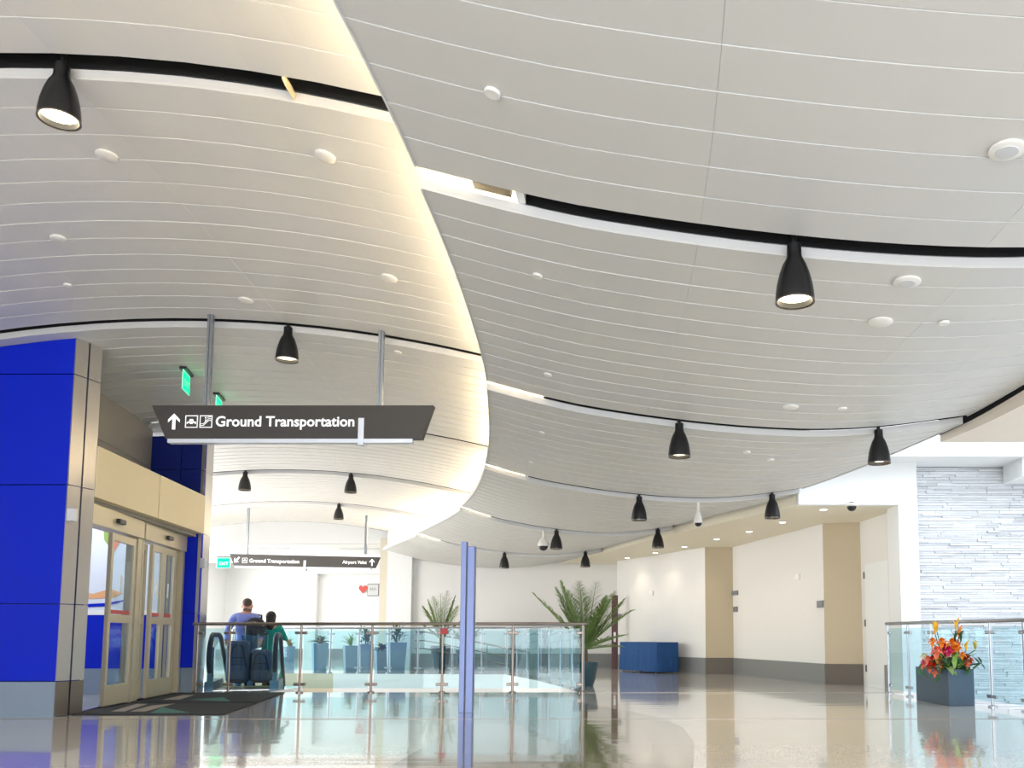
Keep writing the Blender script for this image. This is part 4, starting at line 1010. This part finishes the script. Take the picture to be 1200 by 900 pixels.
# ================================================================ PEOPLE
def skinned(name, pts, edges, mat, parent, root=None, sub=2):
    bm = bmesh.new(); lay = bm.verts.layers.skin.verify(); V = {}
    for k, (co, r) in pts.items():
        v = bm.verts.new(co); rr_ = r if isinstance(r, tuple) else (r, r); v[lay].radius = rr_; v[lay].use_root = (k == root); V[k] = v
    for a, b in edges: bm.edges.new((V[a], V[b]))
    me = bpy.data.meshes.new(name); bm.to_mesh(me); bm.free(); me.materials.append(mat)
    o = bpy.data.objects.new(name, me); COL.objects.link(o); o.parent = parent
    s_ = o.modifiers.new('skin', 'SKIN'); s_.use_smooth_shade = True
    q = o.modifiers.new('sub', 'SUBSURF'); q.levels = sub; q.render_levels = sub
    return o
def chain(*ks): return list(zip(ks, ks[1:]))
def person(label, loc, rz, H, P_, skinm, top, bottom, hair, shoe, dress=False):
    """P_ joints: shoulders, elbows, wrists, knees, ankles; z up, facing +Y; H scales 1.75 m"""
    t = empty('person', loc, rz, label=label, cat='person'); k = H/1.75
    J = {n: Vector(v)*k for n, v in P_.items()}
    b = {}; E_ = []
    def put(n, v, r): b[n] = (tuple(v), tuple(q*k for q in r) if isinstance(r, tuple) else r*k)
    put('pelvis', J['pelvis'], (.15, .11)); put('waist', J['waist'], (.135, .10)); put('chest', J['chest'], (.165, .115)); put('collar', J['collar'], (.12, .09))
    put('neck', J['neck'], .055); h = J['head']
    put('jaw', h+Vector((0, .01, -.07))*k, (.068, .078)); put('skull', h+Vector((0, -.005, .02))*k, (.078, .096)); put('crown', h+Vector((0, -.01, .085))*k, (.055, .07))
    E_ += chain('pelvis', 'waist', 'chest', 'collar', 'neck', 'jaw', 'skull', 'crown')
    for s_, sg in (('l', -1), ('r', 1)):
        put('sh'+s_, J['sh'+s_], .062); put('el'+s_, J['el'+s_], .044); put('wr'+s_, J['wr'+s_], .029); d = (J['wr'+s_]-J['el'+s_]).normalized()
        palm_ = J['wr'+s_]+d*.06*k; put('pa'+s_, palm_, (.038, .02)); E_ += chain('collar', 'sh'+s_, 'el'+s_, 'wr'+s_, 'pa'+s_)
        side = d.cross(Vector((1, 0, 0))).normalized()
        for fi in range(4):
            a = palm_+d*.035*k+side*(fi-1.5)*.021*k; L = (.036, .042, .04, .03)[fi]*k; curl = Vector((-sg*.4, 0, 0))
            put(f'f{s_}{fi}a', a, .009); put(f'f{s_}{fi}b', a+(d+curl*.3).normalized()*L, .0085); put(f'f{s_}{fi}c', a+(d+curl*.3).normalized()*L+(d+curl*1.6).normalized()*L*.8, .007)
            E_ += chain('pa'+s_, f'f{s_}{fi}a', f'f{s_}{fi}b', f'f{s_}{fi}c')
        a = J['wr'+s_]+d*.025*k-side*.03*k; put(f't{s_}a', a, .011); put(f't{s_}b', a+(d-side*.7).normalized()*.04*k, .009); E_ += chain('wr'+s_, f't{s_}a', f't{s_}b')
        put('hi'+s_, J['hi'+s_], .092); put('kn'+s_, J['kn'+s_], .06); put('an'+s_, J['an'+s_], .042); put('to'+s_, J['an'+s_]+Vector((sg*.02, .15, -.045))*k, .035)
        E_ += chain('pelvis', 'hi'+s_, 'kn'+s_, 'an'+s_, 'to'+s_)
    skinned('body', b, E_, skinm, t, 'pelvis')
    # face and ears
    m = MB(); hh = h
    for sg in (-1, 1): m.ball(hh+Vector((sg*.083, 0, -.01))*k, (.012*k, .02*k, .032*k), 8, 6)
    m.ball(hh+Vector((0, .098, -.02))*k, (.013*k, .02*k, .024*k), 8, 6); m.build('ears_and_nose', skinm, t, smooth=True)
    m = MB()
    for sg in (-1, 1): m.ball(hh+Vector((sg*.032, .09, .01))*k, (.011*k, .008*k, .008*k), 8, 5)
    m.build('eyes', M['rubber'], t); MB().ball(hh+Vector((0, .088, -.065))*k, (.025*k, .012*k, .006*k), 8, 5).build('mouth', M['coral'], t)
    # top
    c = {}
    def pc(n, v, r): c[n] = (tuple(v), tuple(q*k for q in r) if isinstance(r, tuple) else r*k)
    pc('hem', J['pelvis']+Vector((0, 0, -.14))*k, (.175, .135)); pc('pelvis', J['pelvis'], (.17, .13)); pc('waist', J['waist'], (.158, .12)); pc('chest', J['chest'], (.185, .135)); pc('collar', J['collar'], (.13, .1)); pc('nk', J['neck']+Vector((0, 0, -.02))*k, .064)
    e2 = chain('hem', 'pelvis', 'waist', 'chest', 'collar', 'nk')
    for s_ in 'lr':
        pc('sh'+s_, J['sh'+s_], .076); pc('el'+s_, J['el'+s_], .058); w = J['wr'+s_]+(J['el'+s_]-J['wr'+s_])*(.1 if not dress else .75); pc('wr'+s_, w, .043 if not dress else .055); e2 += chain('collar', 'sh'+s_, 'el'+s_, 'wr'+s_)
    skinned('shirt' if not dress else 'bodice', c, e2, top, t, 'pelvis')
    if not dress:
        g = {}; e3 = []
        g['pelvis'] = (tuple(J['pelvis']+Vector((0, 0, -.03))*k), (.16*k, .12*k))
        for s_ in 'lr':
            g['hi'+s_] = (tuple(J['hi'+s_]), .105*k); g['kn'+s_] = (tuple(J['kn'+s_]), .078*k); g['an'+s_] = (tuple(J['an'+s_]+Vector((0, 0, .01))), .066*k); e3 += chain('pelvis', 'hi'+s_, 'kn'+s_, 'an'+s_)
        skinned('jeans', g, e3, bottom, t, 'pelvis')
    else:
        vs = []; n = 22; prof = [(.135, J['waist'].z), (.17, J['pelvis'].z), (.20, J['pelvis'].z-.2*k), (.225, J['pelvis'].z-.42*k), (.26, J['pelvis'].z-.64*k)]; m = MB(); px_, py_ = J['pelvis'].x, J['pelvis'].y
        for i, (r, z) in enumerate(prof):
            for q in range(n): a = 2*PI*q/n; rr_ = r*k*(1+.05*i/4*math.sin(q*3.3)); vs.append((px_+math.cos(a)*rr_, py_+math.sin(a)*rr_*.8, z))
        m.add(vs, [(i*n+q, i*n+(q+1) % n, (i+1)*n+(q+1) % n, (i+1)*n+q) for i in range(4) for q in range(n)]); m.build('skirt', top, t, smooth=True)
    for s_, sg in (('l', -1), ('r', 1)):
        a = J['an'+s_]; MB().ball((a.x+sg*.01*k, a.y+.06*k, a.z-.05*k), (.048*k, .135*k, .045*k), 12, 8).build('shoe', shoe, t, smooth=True)
    return t, J, k
eo = Vector((top.x, top.y, 0)); erot = math.atan2(ed.y, ed.x)-PI/2
def esc_pt(x, y, z): p = Matrix.Rotation(erot, 3, 'Z') @ Vector((x, y, z)); return eo+p
man = dict(pelvis=(0, 0, .95), waist=(0, .0, 1.1), chest=(-.01, .0, 1.3), collar=(-.01, .0, 1.44), neck=(0, .0, 1.52), head=(.01, .02, 1.63),
           shl=(-.2, 0, 1.42), ell=(-.29, -.08, 1.16), wrl=(-.27, -.26, .98), shr=(.19, 0, 1.41), elr=(.27, -.1, 1.15), wrr=(.27, -.3, 1.0),
           hil=(-.09, 0, .88), knl=(-.1, .04, .5), anl=(-.1, -.02, .09), hir=(.09, 0, .88), knr=(.1, .07, .52), anr=(.1, .05, .09))
mp_ = esc_pt(-.12, 1.42, ez(1.42)-.0)
t1, J1, k1 = person('man in a lavender-blue shirt and pale jeans riding the escalator, back turned', mp_, erot, 1.80, man, M['skin'], M['shirt'], M['jeans'], M['hair'], M['shoe'])
h = J1['head']; MB().ball(h+Vector((0, -.022, .055)), (.083, .098, .082), 14, 9).build('hair', M['hair'], t1, smooth=True)
wom = dict(pelvis=(0, 0, .95), waist=(0, 0, 1.1), chest=(0, 0, 1.3), collar=(0, 0, 1.43), neck=(0, 0, 1.5), head=(.0, .02, 1.61),
           shl=(-.17, 0, 1.41), ell=(-.22, .03, 1.14), wrl=(-.14, .2, 1.05), shr=(.17, 0, 1.41), elr=(.27, .08, 1.2), wrr=(.36, .28, 1.1),
           hil=(-.08, 0, .88), knl=(-.08, .04, .5), anl=(-.08, 0, .09), hir=(.08, 0, .88), knr=(.09, .02, .5), anr=(.09, -.04, .09))
wp_ = esc_pt(.30, 1.42, ez(1.42)-.0)
t2, J2, k2_ = person('dark-haired woman in a teal green dress riding the escalator beside the man', wp_, erot, 1.58, wom, M['skin2'], M['dress'], None, M['hairb'], M['shoe'], True)
h = J2['head']; m = MB(); m.ball(h+Vector((0, -.03, .03)), (.092, .098, .1), 14, 9); m.tube([h+Vector((0, -.06, .02)), h+Vector((0, -.09, -.1)), h+Vector((0, -.09, -.22))], [.085, .08, .04], 12); m.build('hair', M['hairb'], t2, smooth=True)
# shoulder bag and coat carried by the man
sb = empty('shoulder_bag', (mp_.x, mp_.y, mp_.z), erot, label='black shoulder bag slung on the back of the man', cat='bag')
m = MB(); m.ball((.17, -.2, 1.27), (.20, .12, .19), 14, 9); m.build('bag_body', M['bagtrim'], sb, smooth=True)
MB().tube([(.28, -.16, 1.2), (.26, -.02, 1.5), (.1, .06, 1.53), (.02, .0, 1.5), (.0, -.15, 1.35)], .018, 6).build('strap', M['bagtrim'], sb, smooth=True)
MB().tube([(.02, -.27, 1.36), (.17, -.325, 1.38), (.32, -.27, 1.3)], .01, 6).build('zip', M['steel_d'], sb)
co = empty('carried_coat', (mp_.x, mp_.y, mp_.z), erot, label='steel-blue coat hanging below the black shoulder bag', cat='coat')
m = MB(); vs = []; n = 14
for i in range(6):
    t = i/5
    for q in range(n): a = 2*PI*q/n; vs.append((.17+math.cos(a)*(.21+.03*math.sin(q*2.2)-.07*t), -.2+math.sin(a)*.08, 1.16-.27*t+.03*math.cos(a)))
m.add(vs, [(i*n+q, i*n+(q+1) % n, (i+1)*n+(q+1) % n, (i+1)*n+q) for i in range(5) for q in range(n)]+[tuple(range(n)), tuple(range(5*n, 6*n))]); m.build('coat_fabric', M['jacket'], co, smooth=True)
# wheeled duffels
def luggage(label, x, y, w, h_, lean):
    z = ez(y)+.01; p = esc_pt(x, y, z); t = empty('wheeled_duffel', p, erot, label=label, cat='luggage', group='navy wheeled duffels on the escalator')
    t.rotation_euler = (0, 0, erot)
    bm = bmesh.new(); bmesh.ops.create_cube(bm, size=1); bmesh.ops.scale(bm, vec=(w, .3, h_), verts=bm.verts); bmesh.ops.translate(bm, vec=(0, 0, h_/2+.05), verts=bm.verts)
    bmesh.ops.bevel(bm, geom=list(bm.edges), offset=.09, segments=4, affect='EDGES', profile=.5)
    me = bpy.data.meshes.new('duffel_body'); bm.to_mesh(me); bm.free(); me.materials.append(M['bag']); me.shade_smooth(); o = bpy.data.objects.new('duffel_body', me); COL.objects.link(o); o.parent = t
    bm = bmesh.new(); bmesh.ops.create_cube(bm, size=1); bmesh.ops.scale(bm, vec=(w*.74, .1, h_*.34), verts=bm.verts); bmesh.ops.translate(bm, vec=(0, -.17, h_*.32), verts=bm.verts)
    bmesh.ops.bevel(bm, geom=list(bm.edges), offset=.035, segments=3, affect='EDGES', profile=.5)
    me = bpy.data.meshes.new('front_pocket'); bm.to_mesh(me); bm.free(); me.materials.append(M['bag']); me.shade_smooth(); o = bpy.data.objects.new('front_pocket', me); COL.objects.link(o); o.parent = t
    for sx in (-1, 1):
        MB().tube([(sx*w*.28, -.16, .1), (sx*w*.36, -.19, h_*.5), (sx*w*.22, -.17, h_*.9), (0, -.12, h_+.0)], .014, 6).build('strap', M['bagtrim'], t, smooth=True)
        MB().tube([(sx*w*.32-.02, .1, .04), (sx*w*.32+.02, .1, .04)], .045, 12).build('wheel', M['rubber'], t)
        MB().tube([(sx*.08, .12, h_), (sx*.08, .14, h_+.33)], .008, 6).build('handle_tube', M['chrome'], t)
    MB().tube([(-.09, .14, h_+.33), (.09, .14, h_+.33)], .014, 8).build('handle_grip', M['rubber'], t)
    m = MB(); m.box(-w*.3, w*.3, -.155, -.148, h_*.66, h_*.68); m.build('zip', M['bagtrim'], t)
luggage('tall navy wheeled duffel behind the man, left side of the escalator', -.16, .78, .38, .74, .0)
luggage('shorter navy wheeled duffel on the right side of the escalator', .21, .82, .36, .58, .0)
bpy.context.view_layer.update()
